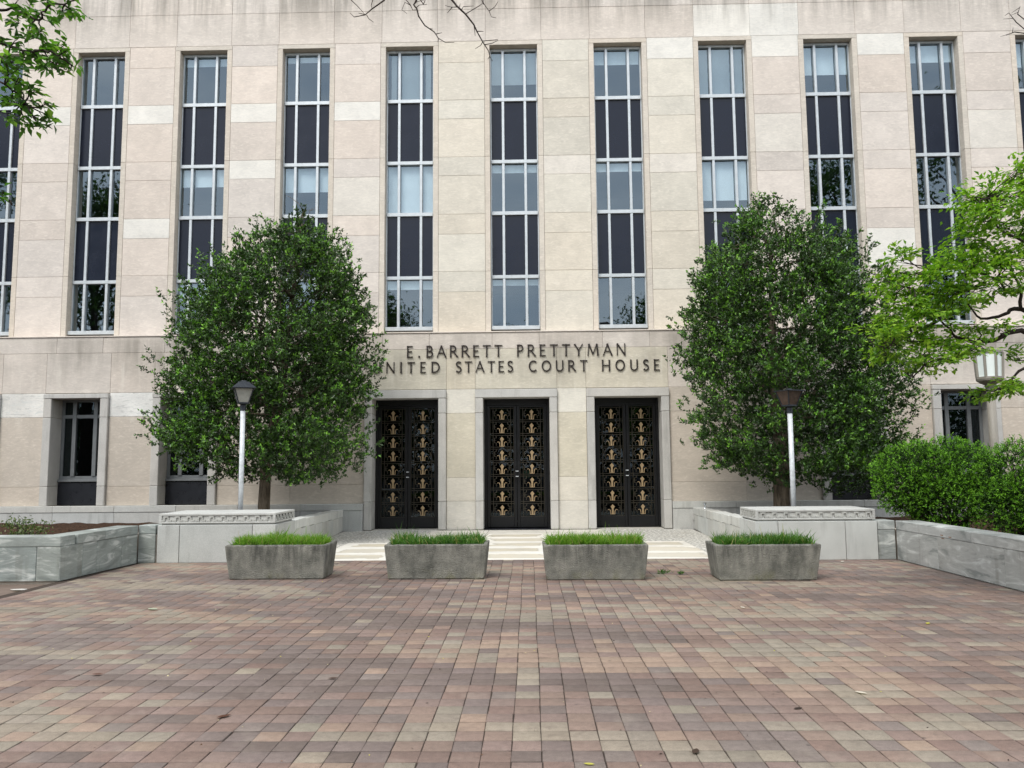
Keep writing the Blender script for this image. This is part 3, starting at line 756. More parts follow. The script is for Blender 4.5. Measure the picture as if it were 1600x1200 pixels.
def glyph(ch, h):
    m = MB(); w, strokes = GL[ch]
    for q, (pts, th) in enumerate(strokes):
        n = len(pts); L, R = [], []; closed = pts[0] == pts[-1] or math.dist(pts[0], pts[-1]) < 1e-6
        if n == 2:      # straight stroke with flared ends
            (ax, az), (bx, bz) = pts
            ts = [(0, 1.42), (.09, 1.04), (.5, .94), (.91, 1.04), (1, 1.42)] if th < .14 or ch != '.' else [(0, 1), (1, 1)]
            P2 = [(ax + (bx - ax) * t, az + (bz - az) * t, th * f) for t, f in ts]
        else:
            P2 = [(px, pz, th * (1.0 if closed or 1 < i < n - 2 else 1.15 if len(pts) < 24 and ch in 'SC' else 1)) for i, (px, pz) in enumerate(pts)]
        k = len(P2)
        for i in range(k):
            a, b = P2[max(0, i - 1)], P2[min(k - 1, i + 1)]
            if closed and i in (0, k - 1): a, b = P2[-2], P2[1]
            dx, dz = b[0] - a[0], b[1] - a[1]; nn = math.hypot(dx, dz) or 1
            hw = P2[i][2] / 2
            L.append(((P2[i][0] - dz / nn * hw) * h, (P2[i][1] + dx / nn * hw) * h)); R.append(((P2[i][0] + dz / nn * hw) * h, (P2[i][1] - dx / nn * hw) * h))
        y0 = -.036 - q * .0012
        vs = [(x, y0, z) for x, z in L] + [(x, y0, z) for x, z in R] + [(x, -.001, z) for x, z in L] + [(x, -.001, z) for x, z in R]
        fs = []
        for i in range(k - 1):
            fs += [(i, i + 1, k + i + 1, k + i), (2 * k + i, 3 * k + i, 3 * k + i + 1, 2 * k + i + 1), (i, 2 * k + i, 2 * k + i + 1, i + 1), (k + i, k + i + 1, 3 * k + i + 1, 3 * k + i)]
        if not closed: fs += [(0, k, 3 * k, 2 * k), (k - 1, 3 * k - 1, 4 * k - 1, 2 * k - 1)]
        m.add(vs, fs)
    return m
px2x = lambda u: -3.11 + (u - 636.5) * .018297
for word, u0, u1, z, h in (('E.', 636.5, 657, 4.875, .335), ('BARRETT', 667, 785.5, 4.875, .335), ('PRETTYMAN', 808.5, 977, 4.875, .335),
                           ('UNITED', 583.5, 688, 4.432, .315), ('STATES', 713, 802, 4.432, .315), ('COURT', 826.6, 917.5, 4.432, .315), ('HOUSE', 940, 1029, 4.432, .315)):
    x0, x1 = px2x(u0), px2x(u1); ws = [GL[c][0] * h for c in word]
    gap = (x1 - x0 - sum(ws)) / (len(word) - 1); x = x0
    for c, w in zip(word, ws):
        me = cached(('letter', c, h), lambda: glyph(c, h), 'letter')
        o = bpy.data.objects.new('letter', me); o.location = (x, YL - .002, z); link(o, court); x += w + gap

# ================================================================== low walls and pedestals round the plaza
MARB = srgb(140, 146, 141)
def run(root, p0, p1, lengths, depth=.42, z=.71, cop=.16, panels=True, coping=True, mat='marble', col=MARB, z_end=None):
    """a straight stretch of wall: facing panels and coping stones one by one; the wall body lies to the left of p0->p1"""
    p0, p1 = Vector(p0), Vector(p1); d = (p1 - p0); L = d.length; d.normalize(); ang = math.atan2(d.y, d.x); n = Vector((-d.y, d.x))
    def blk(name, s0, s1, t0, t1, z0, z1, c):
        mid = p0 + d * ((s0 + s1) / 2) + n * ((t0 + t1) / 2); w, t = s1 - s0, t1 - t0
        return piece(name, mat, mid.x - w / 2, mid.x + w / 2, mid.y - t / 2, mid.y + t / 2, z0, z1, root, c, .007, ang)
    s = 0.0; i = 0
    while s < L - .02:
        e = min(L, s + lengths[i % len(lengths)]); e = L if L - e < .2 else e
        zt = z if z_end is None else z + (z_end - z) * (s + e) / 2 / L
        if panels: blk('facing_panel', s + .003, e - .003, 0, .05, 0.0, zt - cop - .004, vary(col, .10, .02))
        s = e; i += 1
    s = 0.0; i = 0
    while coping and s < L - .02:
        e = min(L, s + lengths[(i + 1) % len(lengths)] * 1.35); e = L if L - e < .3 else e
        zt = z if z_end is None else z + (z_end - z) * (s + e) / 2 / L
        blk('coping_stone', s + .002, e - .002, -.006, depth, zt - cop, zt, vary(tuple(c * 1.10 for c in col), .06, .015))
        s = e; i += 1
def body(root, x0, x1, y0, y1, z1, mat='mortar'):
    MB().box(x0, x1, y0, y1, -.12, z1).obj('wall_body', mat, root)

# left garden wall
lw = empty('garden_wall', (-7.3, 14.0, 0), 'veined grey marble garden wall at the left, bending around the mulch bed', 'wall')
run(lw, (-7.13, 15.46), (-6.80, 15.46), [.40]); body(lw, -7.13, -6.79, 15.50, 15.86, .54)
run(lw, (-7.22, 13.05), (-7.13, 15.44), [.62, .42, .8, .58], coping=False)
run(lw, (-7.20, 13.49), (-7.13, 15.44), [.9, .62, .8], panels=False); body(lw, -7.53, -7.245, 13.49, 15.86, .54)
run(lw, (-21, 13.03), (-7.225, 13.05), [.9, 1.1, .78, 1.0, .95, .9, .9, .98, 1.05, .8, .78, .85, .78, .72]); body(lw, -21, -7.28, 13.09, 13.44, .54)
# right garden wall
rw = empty('garden_wall', (7.3, 10, 0), 'streaked grey marble garden wall running towards the viewer at the right', 'wall')
run(rw, (6.81, 15.32), (7.13, 15.32), [.4], col=srgb(146, 149, 145)); body(rw, 6.81, 7.13, 15.36, 15.7, .54)
run(rw, (7.14, 15.30), (7.14, 3.0), [1.5, 1.9, 1.3, 1.7], col=srgb(161, 162, 158)); body(rw, 7.18, 7.54, 3.02, 15.7, .54)
# rust stains are part of the right wall's stone: see the little rusty cramps
for x_, y_, z_ in ((7.134, 13.62, .585), (7.134, 13.36, .575), (7.1385, 13.60, .535)):
    MB().cbox(x_ - .0015, x_ + .004, y_ - .045, y_ + .045, z_ - .008, z_ + .008, .001).obj('rust_mark', 'rust', rw)

PED = srgb(186, 187, 182)
def key_unit():
    m = MB(); t = .022
    for x0, x1, z0, z1 in ((-.105, -.025, -.052, -.022), (-.045, -.018, -.052, .052), (-.045, .055, .022, .052), (.03, .055, -.052, .052), (.03, .105, -.052, -.022)):
        m.box(x0, x1, -t - .001 * (z0 + x0), .004, z0, z1)
    return m
def pedestal(s, label, x_in, x_out, yf, yb):
    root = empty('pedestal', (s * (x_in + x_out) / 2, (yf + yb) / 2, 0), label, 'pedestal', 'stone pedestals either side of the entrance')
    xa, xb = sorted((s * x_in, s * x_out))
    MB().box(xa + .05, xb - .05, yf + .05, yb - .02, -.12, .705).obj('pedestal_core', 'mortar', root)
    cuts = [0, .43, 1.83, x_out - x_in] if s < 0 else [0, .42, 1.66, x_out - x_in]
    for a, b in zip(cuts[:-1], cuts[1:]):
        piece('facing_panel', 'granite', xa + a + .005, xa + b - .005, yf, yf + .05, 0, .708, root, vary(PED, .05, .008), .006)
    xi = xa if s > 0 else xb - .05
    for a, b in ((yf + .054, yf + .55), (yf + .556, yb - .006)):
        piece('facing_panel', 'granite', xi, xi + .05, a, b, 0, .708, root, vary(PED, .05, .008), .006)
    xo = xb - .05 if s > 0 else xa
    piece('facing_panel', 'granite', xo, xo + .05, yf + .054, yb, 0, .708, root, vary(PED, .05, .008), .006)
    sl = MB(); x0, x1, y0, y1 = xa + .02, xb - .02, yf + .02, yb
    sl.box(x0 + .04, x1 - .04, y0 + .04, y1 - .04, .708, .738)
    sl.box(x0 + .025, x1 - .025, y0 + .025, y1 - .025, .738, .915)
    sl.cbox(x0, x1, y0, y1, .738, .768, .004); sl.cbox(x0, x1, y0, y1, .885, .925, .005)
    for a in (x0, x1 - .05): sl.cbox(a, a + .05, y0, y0 + .05, .768, .885, .003)
    for a in (x0, x1 - .05): sl.cbox(a, a + .05, y1 - .05, y1, .768, .885, .003)
    cap = sl.obj('capstone', 'granite', root); cap.color = srgb(190, 190, 185) + (1,)
    ku = cached(('key_ornament',), key_unit, 'granite')
    n = 10
    for i in range(n):
        o = bpy.data.objects.new('key_ornament', ku); o.location = (x0 + .13 + (x1 - x0 - .26) * i / (n - 1), y0 + .024, .8265); o.color = srgb(178, 178, 172) + (1,)
        o.scale = (1, 1, 1); link(o, cap)
    for i in range(6):
        o = bpy.data.objects.new('key_ornament', ku); xx = x1 - .024 if s < 0 else x0 + .024
        o.location = (xx, y0 + .15 + (y1 - y0 - .30) * i / 5, .8265); o.rotation_euler.z = math.pi / 2 if s < 0 else -math.pi / 2; o.color = srgb(178, 178, 172) + (1,); link(o, cap)
    return root
pedestal(-1, 'pale stone pedestal with key pattern cap in front of the left tree', 4.49, 6.77, 15.46, 16.75)
pedestal(1, 'pale stone pedestal with key pattern cap in front of the right tree', 4.55, 6.80, 15.30, 16.45)
for s, nm in ((-1, 'left'), (1, 'right')):
    root = empty('low_wall', (s * 4.7, 20, 0), f'low pale block wall from the {nm} pedestal back to the building', 'wall', 'low walls beside the entrance')
    if s < 0: run(root, (-4.53, 16.76), (-4.86, 22.64), [.72, .86, .66], .30, .70, .19, mat='granite', col=srgb(194, 194, 188), z_end=.585)
    else: run(root, (4.88, 22.64), (4.58, 16.46), [.72, .86, .66], .30, .585, .19, mat='granite', col=srgb(194, 194, 188), z_end=.70)
    m = MB(); a = .055
    m.add([(s * (4.55 + a), 16.7, -.1), (s * 4.82, 16.7, -.1), (s * 5.12, 22.64, -.1), (s * (4.87 + a), 22.64, -.1), (s * (4.55 + a), 16.7, .50), (s * 4.82, 16.7, .50), (s * 5.12, 22.64, .39), (s * (4.87 + a), 22.64, .39)],
          [(0, 3, 2, 1), (4, 5, 6, 7), (0, 1, 5, 4), (1, 2, 6, 5), (2, 3, 7, 6), (3, 0, 4, 7)]).obj('wall_body', 'mortar', root)
# spigot on the right wall
sp = empty('spigot', (4.93, 21.4, .6), 'small chrome spigot standing on the low wall beside the right doorway', 'spigot')
MB().lathe([(.03, .595), (.03, .62), (.016, .63), (.016, .70), (.026, .71), (.026, .735), (.012, .75)], 10, (4.93, 21.4)).obj('body', 'chrome', sp, True)
MB().tube([(4.93, 21.4, .685), (4.93, 21.33, .69), (4.93, 21.30, .66)], .014, 8).obj('spout', 'chrome', sp, True)
MB().cbox(4.87, 4.99, 21.385, 21.415, .752, .768, .004).obj('handle', 'chrome', sp)

# ================================================================== lamps
def post_lamp(x, y, label, capped):
    root = empty('post_lamp', (x, y, .25), label, 'street lamp', 'post lamps behind the pedestals')
    zt = 3.03 if capped else 2.86
    MB().lathe([(.052, .2), (.052, zt)], 14, (x, y)).obj('pole', 'galv', root, True)
    MB().lathe([(.062, zt - .02), (.062, zt + .09), (.05, zt + .10)], 14, (x, y)).lathe([(.05, zt + .098), (.10, zt + .125), (.115, zt + .15)], 4, (x, y)).obj('collar', 'lampblk', root)
    zb = zt + .14; h = .30; b, t_ = .098, .185
    R = lambda r, z: [(x + s1 * r, y + s2 * r, z) for s1, s2 in ((-1, -1), (1, -1), (1, 1), (-1, 1))]
    ca, sa = math.cos(.42), math.sin(.42)
    rot = lambda pts: [(x + (px - x) * ca - (py - y) * sa, y + (px - x) * sa + (py - y) * ca, pz) for px, py, pz in pts]
    for i in range(4):
        q0, q1 = R(b, zb), R(t_, zb + h); a, c = q0[i], q0[(i + 1) % 4]; e, g = q1[(i + 1) % 4], q1[i]
        MB().add(rot([a, c, e, g]), [(0, 1, 2, 3)]).obj('lamp_pane', 'lampgl' if capped else 'lampdk', root)
    m = MB()
    for i in range(4): m.tube(rot([R(b + .004, zb)[i], R(t_ + .004, zb + h)[i]]), .013, 5)
    m.rings([rot(R(b + .014, zb - .015)), rot(R(b + .014, zb + .012))])
    m.obj('lamp_frame', 'lampblk', root)
    r = MB(); z = zb + h
    if capped: r.rings([rot(R(.235, z)), rot(R(.245, z + .022)), rot(R(.12, z + .135)), rot(R(.115, z + .15)), rot(R(.06, z + .165)), rot(R(.05, z + .185))])
    else: r.rings([rot(R(.225, z)), rot(R(.225, z + .018)), rot(R(.05, z + .03)), rot(R(.04, z + .06))])
    r.obj('lamp_cap', 'lampblk', root)
post_lamp(-5.78, 17.15, 'black four sided lantern with hipped cap on a pale pole before the left tree', True)
post_lamp(5.87, 17.15, 'rusty flat topped lantern on a pale pole before the right tree', False)
# opal lantern among the shrubs
x, y = 10.58, 18.0
root = empty('garden_lamp', (x, y, .3), 'grey lantern with white opal panes on a pole behind the hedge at right', 'street lamp')
MB().lathe([(.105, .2), (.088, 3.47)], 16, (x, y)).obj('pole', 'lampgrey', root, True)
MB().lathe([(.10, 3.40), (.12, 3.47), (.27, 3.56), (.285, 3.60), (.285, 3.645)], 8, (x, y)).obj('lamp_base', 'lampgrey', root)
MB().lathe([(.30, 4.17), (.30, 4.225), (.24, 4.26), (.05, 4.29)], 8, (x, y)).obj('lamp_cap', 'lampgrey', root)
for i in range(8):
    a0, a1 = 6.28318 * i / 8, 6.28318 * (i + 1) / 8
    c0, c1 = (math.cos(a0), math.sin(a0)), (math.cos(a1), math.sin(a1)); am = (a0 + a1) / 2; ox, oy = -.012 * math.cos(am), -.012 * math.sin(am)
    q = lambda t, z, r0=.26, r1=.285: (x + ox + (c0[0] * (1 - t) + c1[0] * t) * (r0 + (r1 - r0) * (z - 3.645) / .53), y + oy + (c0[1] * (1 - t) + c1[1] * t) * (r0 + (r1 - r0) * (z - 3.645) / .53), z)
    MB().add([q(0, 3.645), q(1, 3.645), q(1, 4.17), q(0, 4.17)], [(0, 1, 2, 3)]).obj('lamp_pane', 'opal', root)
    MB().tube([(x + c0[0] * .262, y + c0[1] * .262, 3.64), (x + c0[0] * .29, y + c0[1] * .29, 4.18)], .03, 5).obj('lamp_rib', 'lampgrey', root)

# ================================================================== planters
def planter(cx, yf, label, wt=1.65, wb=1.53, dt=.74, h=.55, dens=1.0, glab=''):
    cy = yf + dt / 2
    root = empty('planter', (cx, cy, 0), label, 'planter', 'concrete planters in a row')
    prng = random.Random(int(cx * 100))
    def r(w, d, z, j=.0):      # dense rectangular loop, edges worn and chipped by j
        c = .014; out = []
        def side(ax, ay, bx, by, n):
            for i in range(n):
                f = i / n; k = prng.gauss(0, j) if 0 < i else j; chip = -abs(prng.gauss(0, j * 3.5)) if prng.random() < .10 else 0
                out.append((cx + (ax + (bx - ax) * f) * (1 + (k + chip) / w), cy + (ay + (by - ay) * f) * (1 + (k + chip) / d), z + (chip * .6 + k * .4)))
        W_, D_ = w / 2, d / 2
        side(-W_ + c, -D_, W_ - c, -D_, 26); side(W_ - c, -D_, W_, -D_ + c, 1); side(W_, -D_ + c, W_, D_ - c, 12); side(W_, D_ - c, W_ - c, D_, 1)
        side(W_ - c, D_, -W_ + c, D_, 26); side(-W_ + c, D_, -W_, D_ - c, 1); side(-W_, D_ - c, -W_, -D_ + c, 12); side(-W_, -D_ + c, -W_ + c, -D_, 1)
        return out
    db = dt - .12
    MB().rings([r(wb - .03, db - .03, .002, .003), r(wb, db, .02, .004), r(wb + (wt - wb) * .5, db + (dt - db) * .5, h * .5, .0015), r(wt - .008, dt - .008, h - .02, .003), r(wt - .022, dt - .022, h, .0035), r(wt - .13, dt - .13, h, .003), r(wt - .15, dt - .15, h - .014, .002), r(wt - .17, dt - .17, h - .16)]).obj('trough', 'conc', root)
    MB().box(cx - wt / 2 + .086, cx + wt / 2 - .086, cy - dt / 2 + .086, cy + dt / 2 - .086, h - .12, h - .055).obj('soil', 'soil', root)
    n = int(4200 * dens); hw, hd = wt / 2 - .10, dt / 2 - .10
    P0 = np.c_[cx + NR.uniform(-hw, hw, n), cy + NR.uniform(-hd, hd, n), np.full(n, h - .06)]
    ln = NR.uniform(.11, .24, n) * (1 + .32 * wobble(P0, 3.0, cx)) * np.where(NR.random(n) < .05, 1.45, 1.0); lean = NR.normal(size=(n, 2)) * .42
    D = unit(np.c_[lean, np.ones(n)]); wd = NR.uniform(.005, .009, n); sd = unit(np.c_[NR.normal(size=(n, 2)), np.zeros(n)])
    mid = P0 + D * ln[:, None] * .55; tip = mid + unit(D + np.c_[lean * 1.5, np.zeros(n)]) * ln[:, None] * .5
    V = np.stack([P0 - sd * wd[:, None], P0 + sd * wd[:, None], mid + sd * wd[:, None] * .8, mid - sd * wd[:, None] * .8, tip], 1).reshape(-1, 3)
    i = np.arange(n)[:, None] * 5; F = np.concatenate([i + np.array([[0, 1, 2]]), i + np.array([[0, 2, 3]]), i + np.array([[3, 2, 4]])])
    a, b = (np.array(srgb(84, 128, 38)), np.array(srgb(132, 172, 58))) if dens > 1 else (np.array(srgb(52, 96, 36)), np.array(srgb(98, 140, 58)))
    t = NR.random((n, 1)); tone = (a * (1 - t) + b * t); dry = NR.random(n) < .07; tone[dry] = srgb(168, 160, 104)
    o = bpy.data.objects.new('grass', np_mesh('grass', V, F, np.repeat(tone, 5, 0)))
    tag(link(o, None, 'grassm'), glab, 'grass', kind='stuff')
planter(-3.735, 13.05, 'weathered concrete planter nearest the left wall, thick with bright grass', dens=1.25, glab='bright green grass filling the leftmost concrete planter')
planter(-1.15, 12.97, 'weathered concrete planter with darker ragged grass, second from the left', dens=.85, glab='darker ragged grass in the second planter from the left')
planter(1.37, 12.77, 'weathered concrete planter with bright grass, third from the left', dens=1.3, glab='bright dense grass in the third planter from the left')
planter(4.0, 12.62, 'streaky dark concrete planter nearest the right wall with low grass', wt=1.62, wb=1.48, dens=.95, glab='low dark grass in the rightmost concrete planter')

# ================================================================== trees
def tones(n, cols, ps, jit=.12):
    c = np.array([srgb(*x) for x in cols]); k = NR.choice(len(cols), n, p=ps)
    return c[k] * (1 + NR.normal(size=(n, 1)) * jit).clip(.6, 1.5)
def limb(m, a, b, r0, r1, bend=.15, n=6, sides=6, rng=RNG):
    a, b = Vector(a), Vector(b); L = (b - a).length; pts = []; rad = []
    o1 = Vector((rng.gauss(0, 1), rng.gauss(0, 1), rng.gauss(0, .6))) * L * bend * .5
    o2 = Vector((rng.gauss(0, 1), rng.gauss(0, 1), rng.gauss(0, .6))) * L * bend * .25
    for i in range(n):
        t = i / (n - 1); pts.append(a.lerp(b, t) + o1 * math.sin(math.pi * t) + o2 * math.sin(2 * math.pi * t)); rad.append(r0 + (r1 - r0) * t)
    m.tube(pts, rad, sides); return pts

def dense_tree(x, y, prof, depth, label, seed, trunk_top, tr, tcx):
    root = empty('holly_tree', (x, y, .25), label, 'tree', 'dense dark green trees either side of the doors')
    pf = np.array(prof); zs = pf[::-1, 0]; xl = pf[::-1, 1]; xr_ = pf[::-1, 2]
    rng = random.Random(seed)
    def sample(n, shell):
        z = NR.uniform(zs[0], zs[-1], n * 3); a = np.interp(z, zs, xl); b = np.interp(z, zs, xr_); hw = (b - a) / 2
        keep = NR.random(n * 3) < (hw / hw.max()) ** 1.4; z, a, b, hw = z[keep][:n], a[keep][:n], b[keep][:n], hw[keep][:n]
        th = NR.uniform(0, 2 * math.pi, len(z)); r = 1 - (1 - shell) * NR.random(len(z)) ** 1.6
        dirs = np.c_[np.cos(th), np.sin(th), z * .8]
        lump = 1 + .12 * wobble(dirs, 2.2, seed) + .10 * wobble(dirs, 4.6, seed * 2.3)
        r = r * np.clip(lump, .78, 1.07)
        Pp = np.c_[(a + b) / 2 + r * hw * np.cos(th), y + r * np.minimum(depth, hw) * np.sin(th), z]
        out = np.c_[np.cos(th), np.sin(th), np.full(len(z), .55) + .4 * (z - zs.mean()) / (zs[-1] - zs[0])]
        return Pp, unit(out), r
    # clumps on the outside of the crown, a thinner filling within, shoots standing out of the top
    C0, O0, r0 = sample(480, .55)
    gap_ = wobble(C0, 1.7, seed * 1.3) + .5 * wobble(C0, 3.9, seed) > -.55; C0, O0, r0 = C0[gap_], O0[gap_], r0[gap_]
    nt = 19; rad = NR.uniform(.16, .36, (len(C0), 1, 1))
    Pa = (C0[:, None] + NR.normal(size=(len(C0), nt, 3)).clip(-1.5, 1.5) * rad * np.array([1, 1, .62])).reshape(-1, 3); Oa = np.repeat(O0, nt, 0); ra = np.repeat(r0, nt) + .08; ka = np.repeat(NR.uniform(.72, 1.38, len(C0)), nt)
    Pb, Ob, rb = sample(2900, .12)
    ok = wobble(Pb, 1.9, seed) + .6 * wobble(Pb, 4.1, seed * 1.7) > -.5
    Ps, Os, _ = sample(300, .86); top_ = (Ps[:, 2] > np.quantile(zs, .60)); top_ &= np.linalg.norm(Ps[:, None] - C0[None], axis=2).min(1) < .34; Ps, Os = Ps[top_], Os[top_]
    k = 6; st = np.linspace(0, .42, k)[None, :, None] * NR.uniform(.5, 1.1, (len(Ps), 1, 1)); sdir = unit(Os * .8 + np.array([0, 0, .7]) + NR.normal(size=Os.shape) * .2)
    Pd = (Ps[:, None] + sdir[:, None] * st).reshape(-1, 3); Od = np.repeat(sdir, k, 0)
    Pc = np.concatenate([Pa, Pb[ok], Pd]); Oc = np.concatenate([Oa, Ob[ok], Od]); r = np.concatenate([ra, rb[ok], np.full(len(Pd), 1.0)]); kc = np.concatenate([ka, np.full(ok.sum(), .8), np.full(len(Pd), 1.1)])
    keep = Pc[:, 2] > zs[0] - .05
    Pc, Oc, r, kc = Pc[keep], Oc[keep], r[keep], kc[keep]
    nl = 13; n = len(Pc)
    tw = unit(Oc + np.array([0, 0, .25]) + NR.normal(size=Oc.shape) * .42); s = NR.uniform(0, .19, (n, nl))
    base = Pc[:, None] + tw[:, None] * s[..., None] + NR.normal(size=(n, nl, 3)) * .012
    dv = unit(tw[:, None] * .7 + NR.normal(size=(n, nl, 3)) * .75 + np.array([0, 0, .18]))
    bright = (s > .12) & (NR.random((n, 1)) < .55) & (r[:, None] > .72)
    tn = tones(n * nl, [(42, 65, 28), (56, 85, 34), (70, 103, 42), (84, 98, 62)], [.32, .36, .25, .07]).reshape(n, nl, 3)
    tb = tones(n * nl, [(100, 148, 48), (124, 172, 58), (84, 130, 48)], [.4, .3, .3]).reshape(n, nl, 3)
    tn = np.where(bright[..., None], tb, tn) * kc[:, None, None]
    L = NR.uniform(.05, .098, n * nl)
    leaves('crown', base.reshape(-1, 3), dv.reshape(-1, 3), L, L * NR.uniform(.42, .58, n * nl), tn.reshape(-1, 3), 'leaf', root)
    m = MB()
    top = (tcx, y, zs[-1] - .9)
    tp = [(x + .02 * math.sin(i * 2.1), y, .15 + (trunk_top - .15) * i / 6) for i in range(7)]
    m.tube(tp, [tr * (1.25 if i == 0 else 1.0 - .03 * i) for i in range(7)], 12)
    for k in range(3):      # buttress ridges and a forked leader
        a = k * 2.1 + seed
        m.tube([(x + math.cos(a) * tr * .62 + .01 * i, y + math.sin(a) * tr * .62, .15 + (trunk_top + .3 - .15) * i / 5) for i in range(6)], [tr * .55, tr * .5, tr * .48, tr * .45, tr * .42, tr * .35], 8)
    for q in range(len(Ps)): m.tube([Ps[q] - sdir[q] * .35, Ps[q], Ps[q] + sdir[q] * float(st[q, -1, 0])], [.007, .005, .003], 4)
    ld = limb(m, (x, y, trunk_top - .05), top, tr * .8, .03, .06, 9, 8, rng)
    for i in range(46):
        t = rng.random() ** .8; k = min(7, int(t * 8)); a = ld[k].lerp(ld[k + 1], t * 8 - k)
        z = min(zs[-1] - .3, a.z + rng.uniform(-.1, 1.3)); lo, hi = np.interp(z, zs, xl), np.interp(z, zs, xr_); hw = (hi - lo) / 2; th = rng.uniform(0, 6.283); rr = rng.uniform(.6, .92)
        b = ((lo + hi) / 2 + rr * hw * math.cos(th), y + rr * min(depth, hw) * math.sin(th), z)
        pp = limb(m, a, b, .045 * (1 - .5 * t), .010, .2, 6, 5, rng)
        for q in range(4):
            c = pp[rng.randint(2, 5)]; e = c + Vector((rng.gauss(0, .35), rng.gauss(0, .35), rng.uniform(-.1, .5)))
            limb(m, c, e, .010, .004, .2, 4, 4, rng)
    m.obj('trunk', 'bark', root, True)
T1 = [(7.86, -5.0, -4.78), (7.62, -5.25, -4.56), (7.31, -5.63, -4.22), (6.85, -6.31, -3.82), (6.31, -7.14, -3.48), (5.7, -7.73, -3.29), (5.09, -7.98, -3.14), (4.33, -8.17, -3.01), (3.58, -8.26, -3.04), (2.83, -8.27, -3.15), (2.24, -8.19, -3.22), (1.87, -7.93, -3.37), (1.54, -7.0, -3.66), (1.43, -6.03, -5.36)]
T2 = [(8.07, 5.95, 6.1), (7.75, 5.56, 6.58), (7.36, 5.09, 7.43), (6.81, 4.52, 8.01), (6.2, 4.08, 8.45), (5.43, 4.02, 8.68), (4.67, 4.06, 8.82), (3.92, 3.95, 9.01), (3.17, 4.1, 9.06), (2.42, 4.29, 9.04), (1.98, 4.46, 8.93), (1.62, 4.67, 8.69), (1.32, 5.69, 8.31), (1.03, 7.13, 7.86)]
def push(prof, k, inset=.17, right=0.0, lift=-.12):      # outline measured at one depth, moved to another
    out = []
    for z, a, b in prof:
        a, b = .349 + (a - .349) * k, .349 + (b - .349) * k; i = min(inset, (b - a) * .3)
        out.append((1.8 + (z - 1.8) * k + lift * max(0, z - 5) / 3, a + i, b - i - (right if z > 2.5 else 0)))
    return out
dense_tree(-6.09, 19.6, push(T1, 19.6 / 18.6, .40, .16, .30), 1.95, 'dense dark green tree with a slim trunk behind the left pedestal', 3.0, 2.3, .135, -5.25)
dense_tree(6.42, 19.7, push(T2, 19.7 / 18.8, .24), 2.0, 'dense dark green tree with a thick forked trunk behind the right pedestal', 7.0, 2.4, .20, 6.4)

# spreading trees whose trunks stand outside the picture
def spray_tree(name, trunk_pts, trunk_r, limbs, sprays, y, dy, label, leaf_l, ratio, n_leaf, rad, mat, cols, ps, seed, flat_=.35, extra=0, lr=.036):
    rng = random.Random(seed); rn = np.random.default_rng(seed)
    root = empty(name, trunk_pts[0], label, 'tree')
    m = MB(); m.tube(trunk_pts, trunk_r, 10)
    nodes = []
    for i, L in enumerate(limbs):
        pts = [Vector((px, y + dy * rng.uniform(-.3, .3), pz)) for px, pz in L]
        fine = []; q_ = [pts[0] * 2 - pts[1]] + pts + [pts[-1] * 2 - pts[-2]]
        for e in range(1, len(q_) - 2):      # smooth curve through the points
            A, B, C_, D_ = q_[e - 1:e + 3]
            for t in (0, .25, .5, .75):
                fine.append(((B * 2) + (C_ - A) * t + (A * 2 - B * 5 + C_ * 4 - D_) * t * t + (B * 3 - A - C_ * 3 + D_) * t ** 3) * .5 + Vector((rng.gauss(0, .006), rng.gauss(0, .015), rng.gauss(0, .006))))
        fine.append(pts[-1])
        r0 = lr if i < 2 else lr * .62
        m.tube(fine, [r0 + (.008 - r0) * k / (len(fine) - 1) for k in range(len(fine))], 6); nodes += fine
        if i in (0, 1, 4, 5, 6) or abs(pts[0].x) > 6.8:
            j = min(trunk_pts, key=lambda q: (Vector(q) - pts[0]).length); limb(m, j, pts[0], lr * 1.6, r0, .12, 6, 7, rng)
    PB, DB = [], []
    for px, pz in list(sprays) + [(a_ + rng.uniform(-.11, .11), b_ + rng.uniform(-.09, .09)) for a_, b_ in list(sprays) * extra]:
        c = Vector((px, y + rng.uniform(-dy, dy), pz)); nd = min(nodes, key=lambda q: (q - c).length)
        if 5.82 < px < 6.62 and 2.80 < pz < 3.38: continue      # the lantern shows through here
        st = limb(m, nd, c, .009, .004, .25, 5, 5, rng)
        for q in range(4):
            e = c + Vector((rng.gauss(0, rad * .6), rng.gauss(0, rad * .8), rng.gauss(0, rad * .3)))
            limb(m, st[rng.randint(2, 4)], e, .005, .0025, .2, 4, 4, rng)
            k = n_leaf // 4; e0 = np.array(e); c0 = np.array(c)
            t = rn.random((k, 1)) ** .6; PB.append(c0 + (e0 - c0) * t * 1.15 + rn.normal(size=(k, 3)) * np.array([rad, rad * 1.2, rad * flat_]) * .33)
            DB.append(unit((e0 - c0)[None] + rn.normal(size=(k, 3)) * np.array([1, 1, .45]) * .35 * max(.2, (e - c).length) + np.array([0, 0, -.02])))
    PB, DB = np.concatenate(PB), np.concatenate(DB); n = len(PB)
    L = leaf_l * rn.uniform(.65, 1.15, n)
    leaves('crown', PB, DB, L, L * ratio * rn.uniform(.85, 1.15, n), tones(n, cols, ps), mat, root, up=np.array([[0, 0, 1.0]]), fold=.18, droop=.12)
    m.obj('trunk', 'barkd', root, True)
    return root
